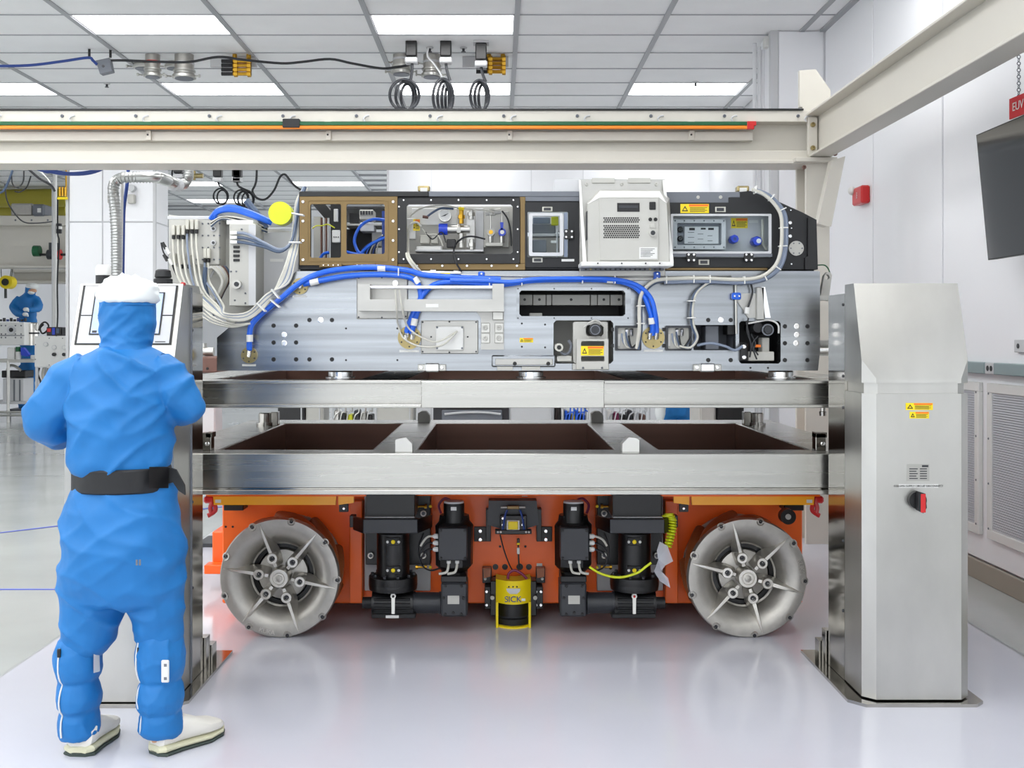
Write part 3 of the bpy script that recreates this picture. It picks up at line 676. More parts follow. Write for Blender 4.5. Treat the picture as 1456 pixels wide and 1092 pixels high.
# ---- drives between the wheels
for s in (-1, 1):
    r2 = lambda a, b: R2(a, b, s)
    m1 = lambda a: MIR(a, s)
    dr = ob('drive_backplate', B().pb(*[r2(518, 612)[0], 704, r2(518, 612)[1], 840], 5.57, .03, .003), 'light_grey', av)
    def pbx(name, x0, y0, x1, y1, d, t, m, par, bv=.004): a, b = r2(x0, x1); return ob(name, B().pb(a, y0, b, y1, d, t, bv), m, par)
    ub = ob('upper_bracket', B().pb(r2(520, 612)[0], 704, r2(520, 612)[1], 738, 5.48, .09, .003).pb(r2(520, 538)[0], 738, r2(520, 538)[1], 803, 5.5, .07, .003).pb(r2(578, 612)[0], 738, r2(578, 612)[1], 803, 5.5, .07, .003), 'black', av)
    for px, py in ((602, 730), (602, 790), (527, 790)):
        bolt(m1(px), py, 5.478, 4.6, ub, 'cast_bright', 'washer', t=.006); bolt(m1(px), py, 5.472, 2.6, ub, 'mid_grey', 'bolt_head', t=.008)
    for py in (720, 806.5):
        a, b = r2(591, 607); ob('tie_rod', B().cyl(P(a, py, 5.45), P(b, py, 5.45), .005, n=8).lathe(P(a, py, 5.45), (1,0,0), [(.011,0),(.011,.012)], 8).lathe(P(b, py, 5.45), (-1,0,0), [(.011,0),(.011,.012)], 8), 'brass', ub)
        a = m1(612); bolt(a, py, 5.45, 2.2, ub, 'yellow')
    bx = pbx('motor_cover', 520, 703, 590, 736, 5.25, .22, 'black', av)
    ob('cover_edge', B().pb(r2(519, 589)[0], 735, r2(519, 589)[1], 737.6, 5.235, .2), 'light_grey', bx)
    fb = pbx('bumper_bar', 516, 738.5, 594, 758.5, 5.19, .05, 'dark_grey', av, .003)
    a, b = m1(516), m1(503)
    ob('bar_wing', B().poly([P(m1(516), 738.5, 5.19), P(m1(516), 758.5, 5.19), P(m1(502), 753, 5.32), P(m1(502), 735, 5.32)], (0, .03, 0)), 'black', fb)
    ob('bar_wing', B().poly([P(m1(594), 738.5, 5.19), P(m1(594), 758.5, 5.19), P(m1(614), 750, 5.36), P(m1(614), 733, 5.36)], (0, .03, 0)), 'black', fb)
    ob('wing_bracket', B().pb(r2(497, 505)[0], 733, r2(497, 505)[1], 750, 5.36, .05, .003), 'black', fb)
    # vertical reducer
    cx = X(m1(559), 5.38); dd = 5.38
    rd = ob('reducer_housing', B().lathe((cx, dd, Z(822, dd)), (0,0,1), [(.079, 0), (.079, Z(757, dd)-Z(822, dd))], 32), 'black', av)
    fl_ = ob('reducer_flange', B().lathe((cx, dd, Z(840, dd)), (0,0,1), [(.075,0),(.115,.012),(.118,.035),(.117,.04),(.118,.045),(.116,.075),(.085,.08)], 36), 'black', av)
    for k in range(10):
        a = 2*PI*k/10; inst('flange_bolt', 'fbolt', lambda: B().lathe((0,0,0), (0,0,1), [(.008,0),(.008,.012),(.005,.013)], 8), 'dark_grey', fl_, (cx+.1*math.cos(a), dd+.1*math.sin(a), Z(840, dd)+.078))
    for py in (770.5, 811):
        pl_ = ob('sensor_plate', B().pb(m1(559)-9.5, py-6, m1(559)+9.5, py+5.5, 5.295, .02, .002), 'black_matte', rd)
        bolt(m1(559), py, 5.294, 3, pl_, 'yellow'); bolt(m1(559)-8, py, 5.294, 2, pl_, 'white_plastic'); bolt(m1(559)+8, py, 5.294, 2, pl_, 'white_plastic')
    # horizontal gear with ribbed body, foot and lever
    zc_ = Z(857, 5.36); yc = 5.36
    x_a, x_b = sorted((X(m1(530), yc), X(m1(588), yc)))
    gb = ob('gear_housing', B().cyl((x_a, yc, zc_), (x_b, yc, zc_), .062, n=28), 'black', av)
    for k in range(4): ob('rib', B().box(x_a+.012, x_b-.012, yc-.07, yc+.02, zc_-.034+.02*k, zc_-.026+.02*k, .002), 'black_matte', gb)
    x2, x3 = sorted((X(m1(516), yc), X(m1(530), yc)))
    ob('end_cap', B().cyl((x2, yc, zc_), (x3, yc, zc_), .028, n=20).lathe((x2+.002, yc, zc_), (1,0,0), [(.022,-.004),(.022,.01)], 16), 'black_matte', gb)
    x4, x5 = sorted((X(m1(588), yc), X(m1(627), yc)))
    ob('motor_tube', B().cyl((x4, yc, zc_), (x5, yc, zc_), .05, n=28).cyl((x4, yc, zc_), (x4+.008, yc, zc_), .053, n=28).cyl((x5-.008, yc, zc_), (x5, yc, zc_), .054, n=28), 'dark_grey', gb)
    ob('foot_plate', B().pb(r2(528, 591)[0], 873.5, r2(528, 591)[1], 879.5, 5.27, .16, .004).pb(r2(532, 588)[0], 866, r2(532, 588)[1], 874, 5.3, .1, .004), 'black_matte', gb)
    ob('lever', B().poly([P(m1(559)-2.5, 848, 5.285), P(m1(559)+2.5, 848, 5.285), P(m1(559)+2.2, 873, 5.275), P(m1(559)-2.2, 873, 5.275)], (0, .012, 0)).lathe(P(m1(559), 848, 5.285), (0,1,0), [(.013,0),(.013,.015)], 14), 'steel', gb)
    bolt(m1(559), 848, 5.284, 1.8, gb, 'red' if s > 0 else 'black')
    if s < 0: ob('sticker', B().pb(548.5, 875, 567, 879, 5.268, .001), 'white_plastic', gb)
    # square right-angle gearbox
    sg_ = pbx('angle_gearbox', 627, 829, 664.5, 877, 5.26, .17, 'dark_grey', av, .008)
    pbx('gearbox_collar', 627, 819, 664, 828.5, 5.27, .15, 'black', sg_, .004)
    for px, py in ((633, 833), (656, 833), (631, 850), (659, 850), (633, 873), (656, 873), (644.5, 871)): bolt(m1(px), py, 5.26, 2.2, sg_, 'black')
    ob('type_plate', B().pb(r2(636.5, 653)[0], 847, r2(636.5, 653)[1], 859, 5.257, .003), 'beige_grey', sg_)
    # servo motor with terminal box
    mo = ob('servo_motor', B().lathe((X(m1(646), 5.36), 5.36, Z(820, 5.36)), (0,0,1), [(.06,0),(.062,.03),(.09,.06),(.092,.25),(.075,.27),(.07,.30)], 10), 'black', av)
    ob('encoder_cap', B().lathe((X(m1(645.5), 5.33), 5.33, Z(742, 5.33)), (0,0,1), [(.05,0),(.05,.088),(.047,.095)], 28), 'black', mo)
    ob('cap_top', B().lathe((X(m1(645.5), 5.33), 5.33, Z(714, 5.33)), (0,0,1), [(.049,-.002),(.047,.006),(0,.007)], 28), 'light_grey', mo)
    ob('sticker', B().pb(m1(645)-4, 721, m1(645)+4, 726, 5.278, .003), 'white_plastic', mo)
    tb = pbx('terminal_box', 623.5, 751, 664, 797, 5.22, .1, 'dark_grey', mo, .004)
    for px, py in ((627, 754.5), (661, 754.5), (627, 793.5), (661, 793.5)): bolt(m1(px), py, 5.22, 2, mo, 'black')
    for py in (762.5, 772, 781):
        ob('cable_gland', B().cyl(P(m1(623), py, 5.27), P(m1(617), py, 5.27), .012, n=10).cyl(P(m1(617), py, 5.27), P(m1(615.5), py, 5.27), .008, n=10), 'white_plastic', mo)
        ob('motor_cable', B().pt([(m1(616), py), (m1(609), py+(.5 if s < 0 else 2)), (m1(603), py+6), (m1(598), py+14)], 5.28, 1.6, 6), 'cable_white' if py < 770 else 'cable_black', mo)
    for px in (638, 650):
        ob('cable_gland', B().cyl(P(m1(px), 797, 5.26), P(m1(px), 801, 5.26), .010, n=10), 'white_plastic', mo)
        ob('motor_cable', B().pt([(m1(px), 800), (m1(px-1), 808), (m1(px-4), 814), (m1(px-14), 816)], 5.27, 1.9, 6), 'cable_white', mo)
    ob('loop_cable', B().pt([(m1(627), 730), (m1(624), 718), (m1(632), 709), (m1(640), 711)], 5.45, 1.8, 6), 'purple', mo)
    ob('loop_cable', B().pt([(m1(602), 758, 5.40), (m1(595), 780, 5.38), (m1(600), 803, 5.38), (m1(612), 811, 5.36), (m1(625), 808, 5.34)], 5.36, 1.2, 6), 'cable_black', mo)
ob('yellow_cable', B().pt([(838, 806), (855, 816), (880, 821), (905, 815), (918, 806), (926, 800)], 5.24, 1.8, 8), 'lime', av)
# coiled yellow air line and its bagged coupling
co = []
cpath = [(946, 735), (952, 731), (956, 740), (956, 752), (953, 765), (949, 778)]
for i in range(15*10+1):
    t = i/150*(len(cpath)-1); k = min(int(t), len(cpath)-2); f = t-k
    px = cpath[k][0]*(1-f)+cpath[k+1][0]*f; py = cpath[k][1]*(1-f)+cpath[k+1][1]*f; a = 2*PI*i/10
    co.append(P(px+5*math.cos(a), py+1.2*math.sin(a), 5.25)+Vector((0, .02*math.sin(a), 0)))
ob('coiled_air_line', B().tube(co, .0052, 6, sm=1), 'lime', av)
ob('plastic_bag', B().add([P(*p) for p in ((938,770,5.24),(949,776,5.2),(957,798,5.22),(946,804,5.19),(940,812,5.25),(950,822,5.22),(953,836,5.23),(938,826,5.21),(930,812,5.2),(936,796,5.18),(934,783,5.21))], [(0,1,10),(1,2,3),(1,3,9),(1,9,10),(3,4,9),(4,5,6),(4,6,7),(4,7,8),(4,8,9)]), 'plastic_film', av)
ob('bag_contents', B().pt([(940,780),(942,792),(938,803),(934,812),(944,826)], 5.25, 4, 8), 'mid_grey', av)

# ---- centre: tracking camera and yellow laser scanner
ctr = ob('sensor_housing', B().pp([(695, 712), (763, 712), (766, 746), (748, 752), (712, 752), (693, 746)], 5.50, .09), 'dark_grey', av)
for a, b in ((691, 698), (763, 770)): ob('side_bracket', B().pb(a, 724, b, 770, 5.53, .06, .002), 'black', ctr)
for a, b in ((674, 692), (767, 785)):
    o = ob('mount_tab', B().pb(a, 749, b, 770, dP-.012, .012, .002), 'black', av)
    for py in (755, 767): bolt((a+b)/2, py, dP-.012, 3, o, 'polished')
sc = ob('sensor_bracket', B().pb(711, 733, 749, 760, 5.46, .04, .003), 'black', ctr)
ob('sensor_lens', B().pb(720.5, 740, 739, 754, 5.445, .02, .003), 'white_plastic', ctr); ob('lens_window', B().pb(722.5, 741.5, 736.5, 753, 5.44, .008, .002), 'yellow', ctr)
ob('sensor_top', B().pb(721, 719.5, 738, 724, 5.45, .03, .002), 'bronze', ctr); ob('clip_bar', B().pb(712, 720.5, 747, 722.5, 5.46, .01), 'beige_grey', ctr)
for px, py in ((715, 737), (743, 737), (715, 746), (743, 746)): bolt(px, py, 5.46, 2, sc, 'polished')
for k in (-1, 1): ob('blue_clip', B().pt([(730+k*9, 725), (730+k*12, 733), (730+k*14, 745), (730+k*16, 757)], 5.455, 1.6, 6), 'navy', ctr)
ob('bracket_foot', B().pb(704, 754, 756, 759.5, 5.44, .05, .002), 'black', ctr)
for px in (708, 712, 748, 752): bolt(px, 756.5, 5.44, 1.5, ctr, 'white_plastic')
ob('sensor_cable', B().pt([(711, 760), (716, 780), (723, 800), (729, 812)], 5.5, 1, 6), 'cable_black', av)
o = ob('sensor_cable', B().pt([(737, 765), (737, 785), (738, 806)], 5.5, 1.2, 6), 'cable_black', av)
ob('connector', B().pb(735, 766, 739, 774, 5.49, .015, .002), 'black', o); ob('connector_band', B().pb(734.8, 772, 739.2, 775, 5.488, .018, .002), 'yellow', o); ob('connector_tag', B().pb(735, 779, 739, 788, 5.49, .01, .002), 'white_plastic', o)
for px, py in ((704.5, 806), (718, 806), (739, 806), (752, 806), (704.5, 822), (718, 822), (739, 822), (752, 822)): hole(px, py, dP-.001, 4.8 if (px, py) == (739, 806) else 4.2, av, 'black', 'cable_port')
for px in (711, 747): hole(px, 777, dP-.001, 1.7, av)
ob('sticker', B().pb(763, 801, 771, 805, dP-.002, .002), 'white_plastic', av); ob('sticker', B().pb(742, 703, 750, 706, dP-.002, .002), 'white_plastic', av)
for s in (-1, 1):
    a, b = R2(686, 699, s)
    o = ob('clamp_plate', B().pb(a, 807, b, 829, 5.56, .05, .002), 'black', av); ob('clamp_block', B().pp([(a+1, 808), (b-1, 808), (b-2 if s < 0 else b-1, 820), (a+2, 822)], 5.52, .04), 'brown_rubber', o)
    bolt(MIR(690, s), 823, 5.555, 2, o, 'white_plastic')
ds = 5.42
scn = ob('laser_scanner', B().pb(697, 826, 763, 876, ds+.05, .1, .004), 'black', av, 'yellow safety laser scanner')
a_ = B()
n = 14
def scarc(z0, z1, r, y0, hw, t=.02):     # bowed front shell
    q = B(); vs_ = []; fs_ = []
    for i in range(n+1):
        u = -1+2*i/n; x = X(730, ds)+u*hw; y = y0-r*(1-u*u)
        vs_ += [(x, y, z0), (x, y, z1), (x, y+t, z1), (x, y+t, z0)]
    for i in range(n):
        for j in range(4): fs_.append((i*4+j, i*4+(j+1) % 4, i*4+4+(j+1) % 4, i*4+4+j))
    fs_ += [(0,1,2,3), tuple(n*4+j for j in range(4))]
    return q.add(vs_, fs_)
hw = 25*ds/FPX
y0 = ds+.03
ob('hood', scarc(Z(858, ds), Z(825, ds), .055, y0, hw, .12), 'yellow', scn)
ob('hood_side', B().box(X(705,ds), X(708.5,ds), ds+.0, ds+.13, Z(894,ds), Z(856,ds), .002), 'yellow', scn)
ob('hood_side', B().box(X(751.5,ds), X(755,ds), ds+.0, ds+.13, Z(894,ds), Z(856,ds), .002), 'yellow', scn)
ob('chin', scarc(Z(894.5, ds), Z(890.5, ds), .05, y0, hw, .12), 'yellow', scn)
ob('base_shoe', scarc(Z(898, ds), Z(894.5, ds), .06, y0, hw*1.06, .14), 'black', scn)
ob('scan_window', scarc(Z(878, ds), Z(858, ds), .04, y0+.02, hw*.84, .08), 'black', scn)
ob('window_band', scarc(Z(882, ds), Z(878, ds), .025, y0+.03, hw*.84, .08), 'dark_grey', scn)
ob('lower_optics', scarc(Z(891, ds), Z(882, ds), .04, y0+.015, hw*.86, .08), 'black_matte', scn)
ob('display', B().pp([(720, 837), (740, 837), (739, 841), (735, 844.5), (725, 844.5), (721, 841)], ds-.028, .004), 'light_grey', scn)
for px in (723.5, 729.5, 735): bolt(px, 834.2, ds-.026, 1.1, scn, 'black')
text('SICK', 729.5, 852.5, ds-.031, 8.5, 'navy', scn)
ob('sticker', B().pb(741.5, 851, 747, 854.5, ds-.014, .002), 'white_plastic', scn)
for s in (-1, 1):
    a, b = R2(689, 700, s); o = ob('scanner_bracket', B().pb(a, 834, b, 866, 5.5, .08, .003), 'black', av)
    for px in (692, 699):
        for py in (841, 860): bolt(MIR(px, s), py, 5.498, 2.4, o, 'polished')
    bolt(MIR(700, s), 850, 5.45, 3, o, 'beige_grey')
ob('scanner_cable', B().pt([(722, 823), (724, 815), (732, 811), (742, 816), (749, 823)], 5.44, 2, 8), 'purple', av)
# ================================================================ LASER MODULE
D = 4.95
lm = thing('laser_module', 'long aluminium laser module with open black and bronze service panels and blue hoses', 'machine', (.1, 5.6, Z(527, D)))
rr = lambda x0, y0, x1, y1, r=3: [(x0+r, y0), (x1-r, y0), (x1, y0+r), (x1, y1-r), (x1-r, y1), (x0+r, y1), (x0, y1-r), (x0, y0+r)]
blk = ob('front_plate', B().plate([(308.5, 527), (308.5, 480), (421, 386), (1166, 386), (1166, 500), (1163, 527)],
        [rr(738.5, 413, 889, 449.5), rr(787, 455.5, 872, 517, 4), rr(1051, 456.5, 1110, 517, 3), rr(986, 462, 1046, 498, 1)], D, .06), 'aluminium', lm)
ob('core_block', B().box(X(330, D+.35), X(1140, D+.35), D+.36, 6.5, Z(527, D), Z(386, D)), 'aluminium', lm)
ob('top_plate', B().box(X(421, D), X(1166, D), D+.02, 6.55, Z(388, D), Z(385, D)), 'aluminium', lm)
ob('base_plate', B().box(X(330, D), X(1163, D), D+.06, 6.5, Z(527, D), Z(524, D)), 'deep_brown', lm)
for px, py in ((389,463),(421,463),(440,455),(472,455),(389,487),(421,487),(389,511),(421,511),(440,511),(472,511),(1007,455),(1039,455),(1007,512),(1039,512),(1116,464),(1148,464),(1116,488),(1148,488),(1116,512),(1148,512)):
    hole(px, py, D-.0005, 3.1, blk, 'black')
for px, py in ((492,467),(492,512),(565,467),(565,512),(742,460),(742,493),(1067,523),(1092,523),(775,461.5),(775,494)): hole(px, py, D-.0005, 1.4, blk, 'black')
for px, py in ((404,476),(404,488),(456,455),(1133,464),(1133,476),(1132,488),(1025,455)): bolt(px, py, D, 4.2, blk, 'polished', 'dimple_plug', .002)
# bronze feed-through discs with hose fittings and a printed tag
for px, py, r in ((354,505,11.5),(426,407,11.5),(582,480,16.5),(929,480,16)):
    o = ob('feedthrough_disc', B().pc(px, py, D-.014, r, .014, 28), 'bronze_disc', lm)
    for k in range(6): a = PI/6+k*PI/3; bolt(px+r*.78*math.cos(a), py+r*.78*math.sin(a), D-.014, 1.2, o, 'dark_grey', t=.003)
    ob('printed_tag', B().pb(px-r*.85, py+r+1.2, px+r*.85, py+r+4.2, D-.002, .002), 'white_plastic', o)
    for k in ((0,) if r < 12 else (-5, 4)): ob('hose_fitting', B().cyl(P(px+k, py+1, D-.03), P(px+k+1, py-8, D-.05), .011, n=10), 'polished', o)
# gas panel bracket
gb = ob('cover_plate', B().pb(507, 392.5, 580, 453.5, D-.012, .012, .004), 'aluminium_plate', lm)
for px, py in ((510,395),(543,394.5),(577,395),(510,451),(543,451.5),(577,450)): bolt(px, py, D-.012, 1.3, gb, 'dark_grey', t=.002)
br = ob('open_bracket', B().plate([(509, 404), (526, 404), (526, 425.5), (700, 425.5), (700, 403.5), (716.5, 403.5), (716.5, 443), (509, 442)], [], D-.10, .09), 'aluminium_plate', lm)
ob('bracket_rod', B().pt([(525, 408.5), (701, 408.5)], D-.08, 2.6, 12), 'polished', br)
ob('bracket_label', B().pb(605.5, 432, 623.5, 437, D-.102, .002), 'white_plastic', br)
o = ob('bracket_foot', B().plate([(677, 442.5), (716.5, 442.5), (716.5, 497), (684, 497), (684, 452)], [], D-.03, .03), 'aluminium_plate', lm)
for px in (690, 709.5):
    for py in (466, 481):
        ob('clamp_pad', B().pb(px-6, py-7, px+6.5, py+7, D-.037, .008, .002), 'steel', o); bolt(px, py, D-.037, 4, o, 'beige_grey')
ob('hinge_block', B().pb(700, 443, 716, 455, D-.045, .02, .003), 'steel', o)
# recessed connector cover
cv = ob('connector_cover', B().pb(598.5, 455.5, 680, 503, D-.008, .008, .003), 'aluminium_plate', lm)
ob('connector_box', B().pb(619.5, 463.5, 659, 498, D-.03, .022, .003), 'white_plastic', cv)
for px, py in ((601,458),(639,457.5),(677,458),(601,500),(639,501),(677,500),(613,479),(665,479)): bolt(px, py, D-.008, 1.3, cv, 'dark_grey', t=.002)
for px, py in ((621.5,465.5),(657,465.5),(621.5,495),(657,495)): bolt(px, py, D-.03, 1.5, cv, 'mid_grey', t=.003)
ob('knob', B().pc(562, 402.5, D-.045, 4, .035, 16), 'polished', lm)
ob('sensor_cable', B().pt([(562, 412, D-.13), (564, 440, D-.12), (566, 462, D-.05), (575, 482, D-.06), (600, 493, D-.07), (630, 490, D-.07), (650, 471, D-.04)], D, 1.3, 7), 'cable_white', lm)
ob('sensor_cable', B().pt([(568, 412, D-.13), (572, 440, D-.12), (580, 465, D-.06), (600, 480, D-.07), (622, 486, D-.07), (650, 471, D-.04)], D, 1.3, 7), 'cable_white', lm)
# long slot: inside of the module
sl_ = ob('slot_frame', B().plate(rr(734.5, 408.5, 897, 454.5, 2), [rr(738.5, 413, 889, 449.5)], D-.006, .006), 'aluminium', lm)
for px in (736.5, 788, 841, 893):
    for py in (410.5, 452.3): bolt(px, py, D-.006, 1, sl_, 'dark_grey', t=.002)
rec = B().box(X(735,D), X(893,D), D+.06, D+.30, Z(455,D), Z(450,D)).box(X(735,D), X(893,D), D+.06, D+.30, Z(412,D), Z(408,D)).box(X(735,D), X(893,D), D+.30, D+.32, Z(455,D), Z(408,D)).box(X(733,D), X(737,D), D+.06, D+.3, Z(455,D), Z(408,D)).box(X(890,D), X(894,D), D+.06, D+.3, Z(455,D), Z(408,D))
ob('slot_box', rec, 'black_matte', lm)
for x0, x1 in ((735, 757), (758, 776), (777, 784), (785, 839), (840, 849), (850, 867), (868, 892)):
    o = ob('mirror_block', B().pb(x0, 419, x1, 434, D+.15, .1, .002), 'beige_grey', lm)
    if x1-x0 > 15: bolt((x0+x1)/2, 426, D+.15, 1.9, o, 'black', t=.004)
ob('slot_block', B().pb(753, 445, 771, 451, D+.1, .08, .002), 'beige_grey', lm)
# camera pockets
for x0, y0, x1, y1 in ((787, 455.5, 872, 517), (1051, 456.5, 1110, 517), (986, 462, 1046, 498)):
    dk = x1-x0 < 70
    q = B().box(X(x0-2,D), X(x1+2,D), D+.20, D+.21, Z(y1+2,D), Z(y0-2,D)).box(X(x0-3,D), X(x0,D), D+.06, D+.2, Z(y1+2,D), Z(y0-2,D)).box(X(x1,D), X(x1+3,D), D+.06, D+.2, Z(y1+2,D), Z(y0-2,D)).box(X(x0-2,D), X(x1+2,D), D+.06, D+.2, Z(y1+3,D), Z(y1,D)).box(X(x0-2,D), X(x1+2,D), D+.06, D+.2, Z(y0,D), Z(y0-3,D))
    ob('pocket', q, 'black_matte' if x0 == 1051 else 'mid_grey' if x0 == 986 else 'beige_grey', lm)
pk = ob('camera_mount', B().plate(rr(815, 457.5, 864, 516, 2), [rr(833, 462, 858, 478), rr(826, 485, 861, 513)], D-.01, .05), 'beige_grey', lm)
ob('mount_front', B().plate([(820, 482), (865, 482), (865, 525), (820, 525)], [rr(826, 485, 859.5, 492.5, 1), rr(826, 506.5, 859.5, 514, 1)], D-.05, .03), 'beige_grey', pk)
ob('mount_foot', B().pb(814, 517, 866, 526, D-.022, .02, .002), 'aluminium_plate', pk)
for px in (829, 856): bolt(px, 523, D-.05, 1.6, pk, 'mid_grey')
warn(826, 492, 858.5, 505.5, D-.053, lm)
cm = ob('camera', B().pc(846.5, 469, D-.05, 9, .18, 24), 'black', lm); ob('camera_lens', B().pc(846.5, 469, D-.06, 6, .02, 20), 'dark_grey', cm)
ob('lens_ring', B().lathe(P(846.5, 469, D-.062), (0,1,0), [(.022,0),(.022,.006),(.018,.006),(.018,0)], 24, closed=True), 'mid_grey', cm)
ob('mount_arch', B().pt([(830, 466), (838, 459), (847, 455.5), (857, 461), (860, 466)], D-.045, 1.4, 6, 3), 'beige_grey', pk)
ob('valve_body', B().pc(795, 494, D-.06, 5.8, .16, 20), 'cable_white', lm); ob('valve_bore', B().pc(795, 494, D-.062, 3.2, .01, 16), 'black', lm)
ob('valve_block', B().pb(792, 506, 813, 514, D-.02, .1, .003), 'beige_grey', lm); ob('hose_loop', B().pt([(797, 500), (803, 504), (810, 500), (812, 490), (808, 484)], D-.01, 2, 8), 'mid_grey', lm)
# right camera pocket
ob('camera_plate', B().pb(1064, 500, 1101, 513, D+.0, .1, .003).pb(1084, 480, 1094, 502, D+.02, .08, .003), 'beige_grey', lm)
cm = ob('camera', B().pc(1092, 469, D-.06, 8, .2, 24), 'black', lm); ob('camera_lens', B().pc(1092, 469, D-.07, 5, .02, 20), 'dark_grey', cm)
ob('lens_ring', B().lathe(P(1092, 469, D-.062), (0,1,0), [(.026,0),(.026,.01),(.021,.01),(.021,0)], 24, closed=True), 'mid_grey', cm)
ob('camera_barrel', B().pc(1078, 466, D-.03, 7, .18, 18), 'black_matte', lm); ob('black_body', B().pb(1052, 487, 1064, 514, D-.02, .15, .006), 'black', lm)
for py in (493, 508): bolt(1058, py, D-.02, 3, lm, 'polished')
ob('pocket_cover', B().pt([(1064, 460), (1080, 457), (1092, 455), (1102, 458), (1107, 464), (1107, 474)], D-.02, 1.3, 6, 3), 'white_plastic', lm)
for k, pth in enumerate([[(1061, 456), (1066, 480), (1072, 500), (1076, 511)], [(1064, 452), (1062, 470), (1068, 490), (1066, 508)], [(1068, 475), (1074, 488), (1070, 498)], [(1078, 478), (1070, 490), (1078, 505)]]):
    ob('pocket_cable', B().pt(pth, D-.05, 1.1, 6), 'cable_black', lm)
ob('indicator_part', B().pb(1074, 490, 1082, 494, D-.02, .02, .002), 'label_orange', lm)
# connector boxes
for x0 in (875, 946.5):
    o = ob('connector_housing', B().plate(rr(x0, 463, x0+37, 498.5, 1), [rr(x0+3.5, 466, x0+33.5, 496, 1)], D-.02, .02), 'dark_grey', lm)
    ob('connector_panel', B().pb(x0+2, 465, x0+35, 497, D-.006, .006), 'beige_grey', o)
    ob('printed_tag', B().pb(x0+3, 475, x0+6.5, 492, D-.009, .003), 'white_plastic', o)
    for k in (0, 7): ob('plug', B().cyl(P(x0+16+k, 477, D-.01), P(x0+16+k, 468, D-.02), .008, n=10), 'polished', o)
    for k, (dx, dy) in enumerate(((0, 0), (3, 4), (6, -2), (10, 3))):
        ob('lead', B().pt([(x0+9+dx, 474+dy), (x0+11+dx, 486+dy), (x0+19+dx*.5, 494), (x0+30, 490-dy*.5), (x0+36, 478)], D-.035-.006*k, 1.3, 6), ('cable_grey', 'cable_white', 'cable_slate', 'cable_black')[k], o)
for px in (872, 945):
    for py in (466, 489): ob('side_clip', B().pb(px-3, py, px+1, py+5, D-.012, .012), 'black', lm)
ob('grey_block', B().pb(1003, 463, 1022, 497, D+.05, .1, .003), 'mid_grey', lm); ob('black_block', B().pb(1034, 462, 1045, 476, D+.02, .1, .003), 'black', lm)
warn(739, 480.5, 758, 487, D-.003, lm)
# moulded cover along the bottom edge
mc = ob('bottom_cover', B().pb(699, 505, 790, 522, D-.018, .018, .006), 'aluminium', lm)
ob('cover_lip', B().pb(704, 510, 786, 519, D-.024, .006, .002), 'aluminium_plate', mc)
for px in (732, 779.5): bolt(px, 517, D-.024, 2.9, mc, 'black', t=.002)
for x0, x1 in ((707, 729), (742, 768)): ob('cover_foot', B().pb(x0, 521.5, x1, 526.5, D-.02, .02), 'beige_grey', mc)
for px in (614, 1006):
    o = ob('edge_clamp', B().pb(px-20, 518, px+20, 527.5, D-.02, .02, .002), 'steel', lm); ob('clamp_pad', B().pb(px-10, 516.5, px+11, 529, D-.035, .035, .006), 'polished', o)
    for k in (-15, 14): bolt(px+k, 522.5, D-.02, 3, o, 'polished')
# triangular bracket and lifting lug on the right
ob('tri_bracket', B().pp([(1041, 417), (1078, 417), (1078, 452), (1064, 452)], D-.01, .01), 'aluminium_plate', lm)
ob('prop_post', B().pb(1076, 408, 1087, 455, D-.03, .03, .003), 'aluminium_plate', lm); ob('prop_strut', B().poly([P(1083, 408, D-.03), P(1088, 408, D-.03), P(1096, 452, D-.03), P(1088, 452, D-.03)], (0, .02, 0)), 'polished', lm)
lg = ob('lifting_lug', B().plate([(1166, 424), (1172, 392), (1176, 387), (1181, 387), (1183, 392), (1178, 428)], [[(1176+3.8*math.cos(a*PI/5), 394+3.8*math.sin(a*PI/5)) for a in range(10)]], D+.1, .03), 'beige_grey', lm)
ob('lug_base', B().pb(1160, 420, 1180, 427, D+.08, .06), 'steel', lg)
ob('side_pipe', B().cyl(P(1160, 489, D+.15), P(1182, 489, D+.15), .018, n=12), 'beige_grey', lm); ob('side_pipe', B().cyl(P(1160, 501, D+.1), P(1182, 501, D+.1), .018, n=12), 'polished', lm)
# thin gas line with blue clips
ob('gas_line', B().pt([(600, 389), (684, 392), (830, 393.5), (934, 393.5), (1040, 393)], D-.02, 1.2, 6, 3), 'steel', lm)
gf = ob('gas_filter', B().cyl(P(600, 388, D-.03), P(655, 389, D-.03), .011, n=12).cyl(P(612, 388.2, D-.03), P(620, 388.3, D-.03), .017, n=8).cyl(P(645, 389, D-.03), P(652, 389, D-.03), .016, n=8), 'steel', lm)
ob('filter_tag', B().pb(626, 388, 640, 392, D-.046, .004), 'yellow', gf)
ob('vertical_line', B().pt([(1046, 400), (1046.5, 440), (1047, 475)], D-.02, 1.8, 8, 2), 'steel', lm)
for px, py in ((684.5, 392.5), (934.5, 392.5), (1047.5, 421)):
    o = ob('pipe_clip', B().pb(px-4.7, py-6.5, px+4.7, py+6.5, D-.035, .03, .005) if px < 1000 else B().pb(px-6.5, py-5, px+6.5, py+5, D-.035, .03, .005), 'blue_hose', lm)
    for k in (-1, 1): bolt(px+(0 if px < 1000 else 3.2*k), py+(3.2*k if px < 1000 else 0), D-.035, 1.5, o, 'polished')
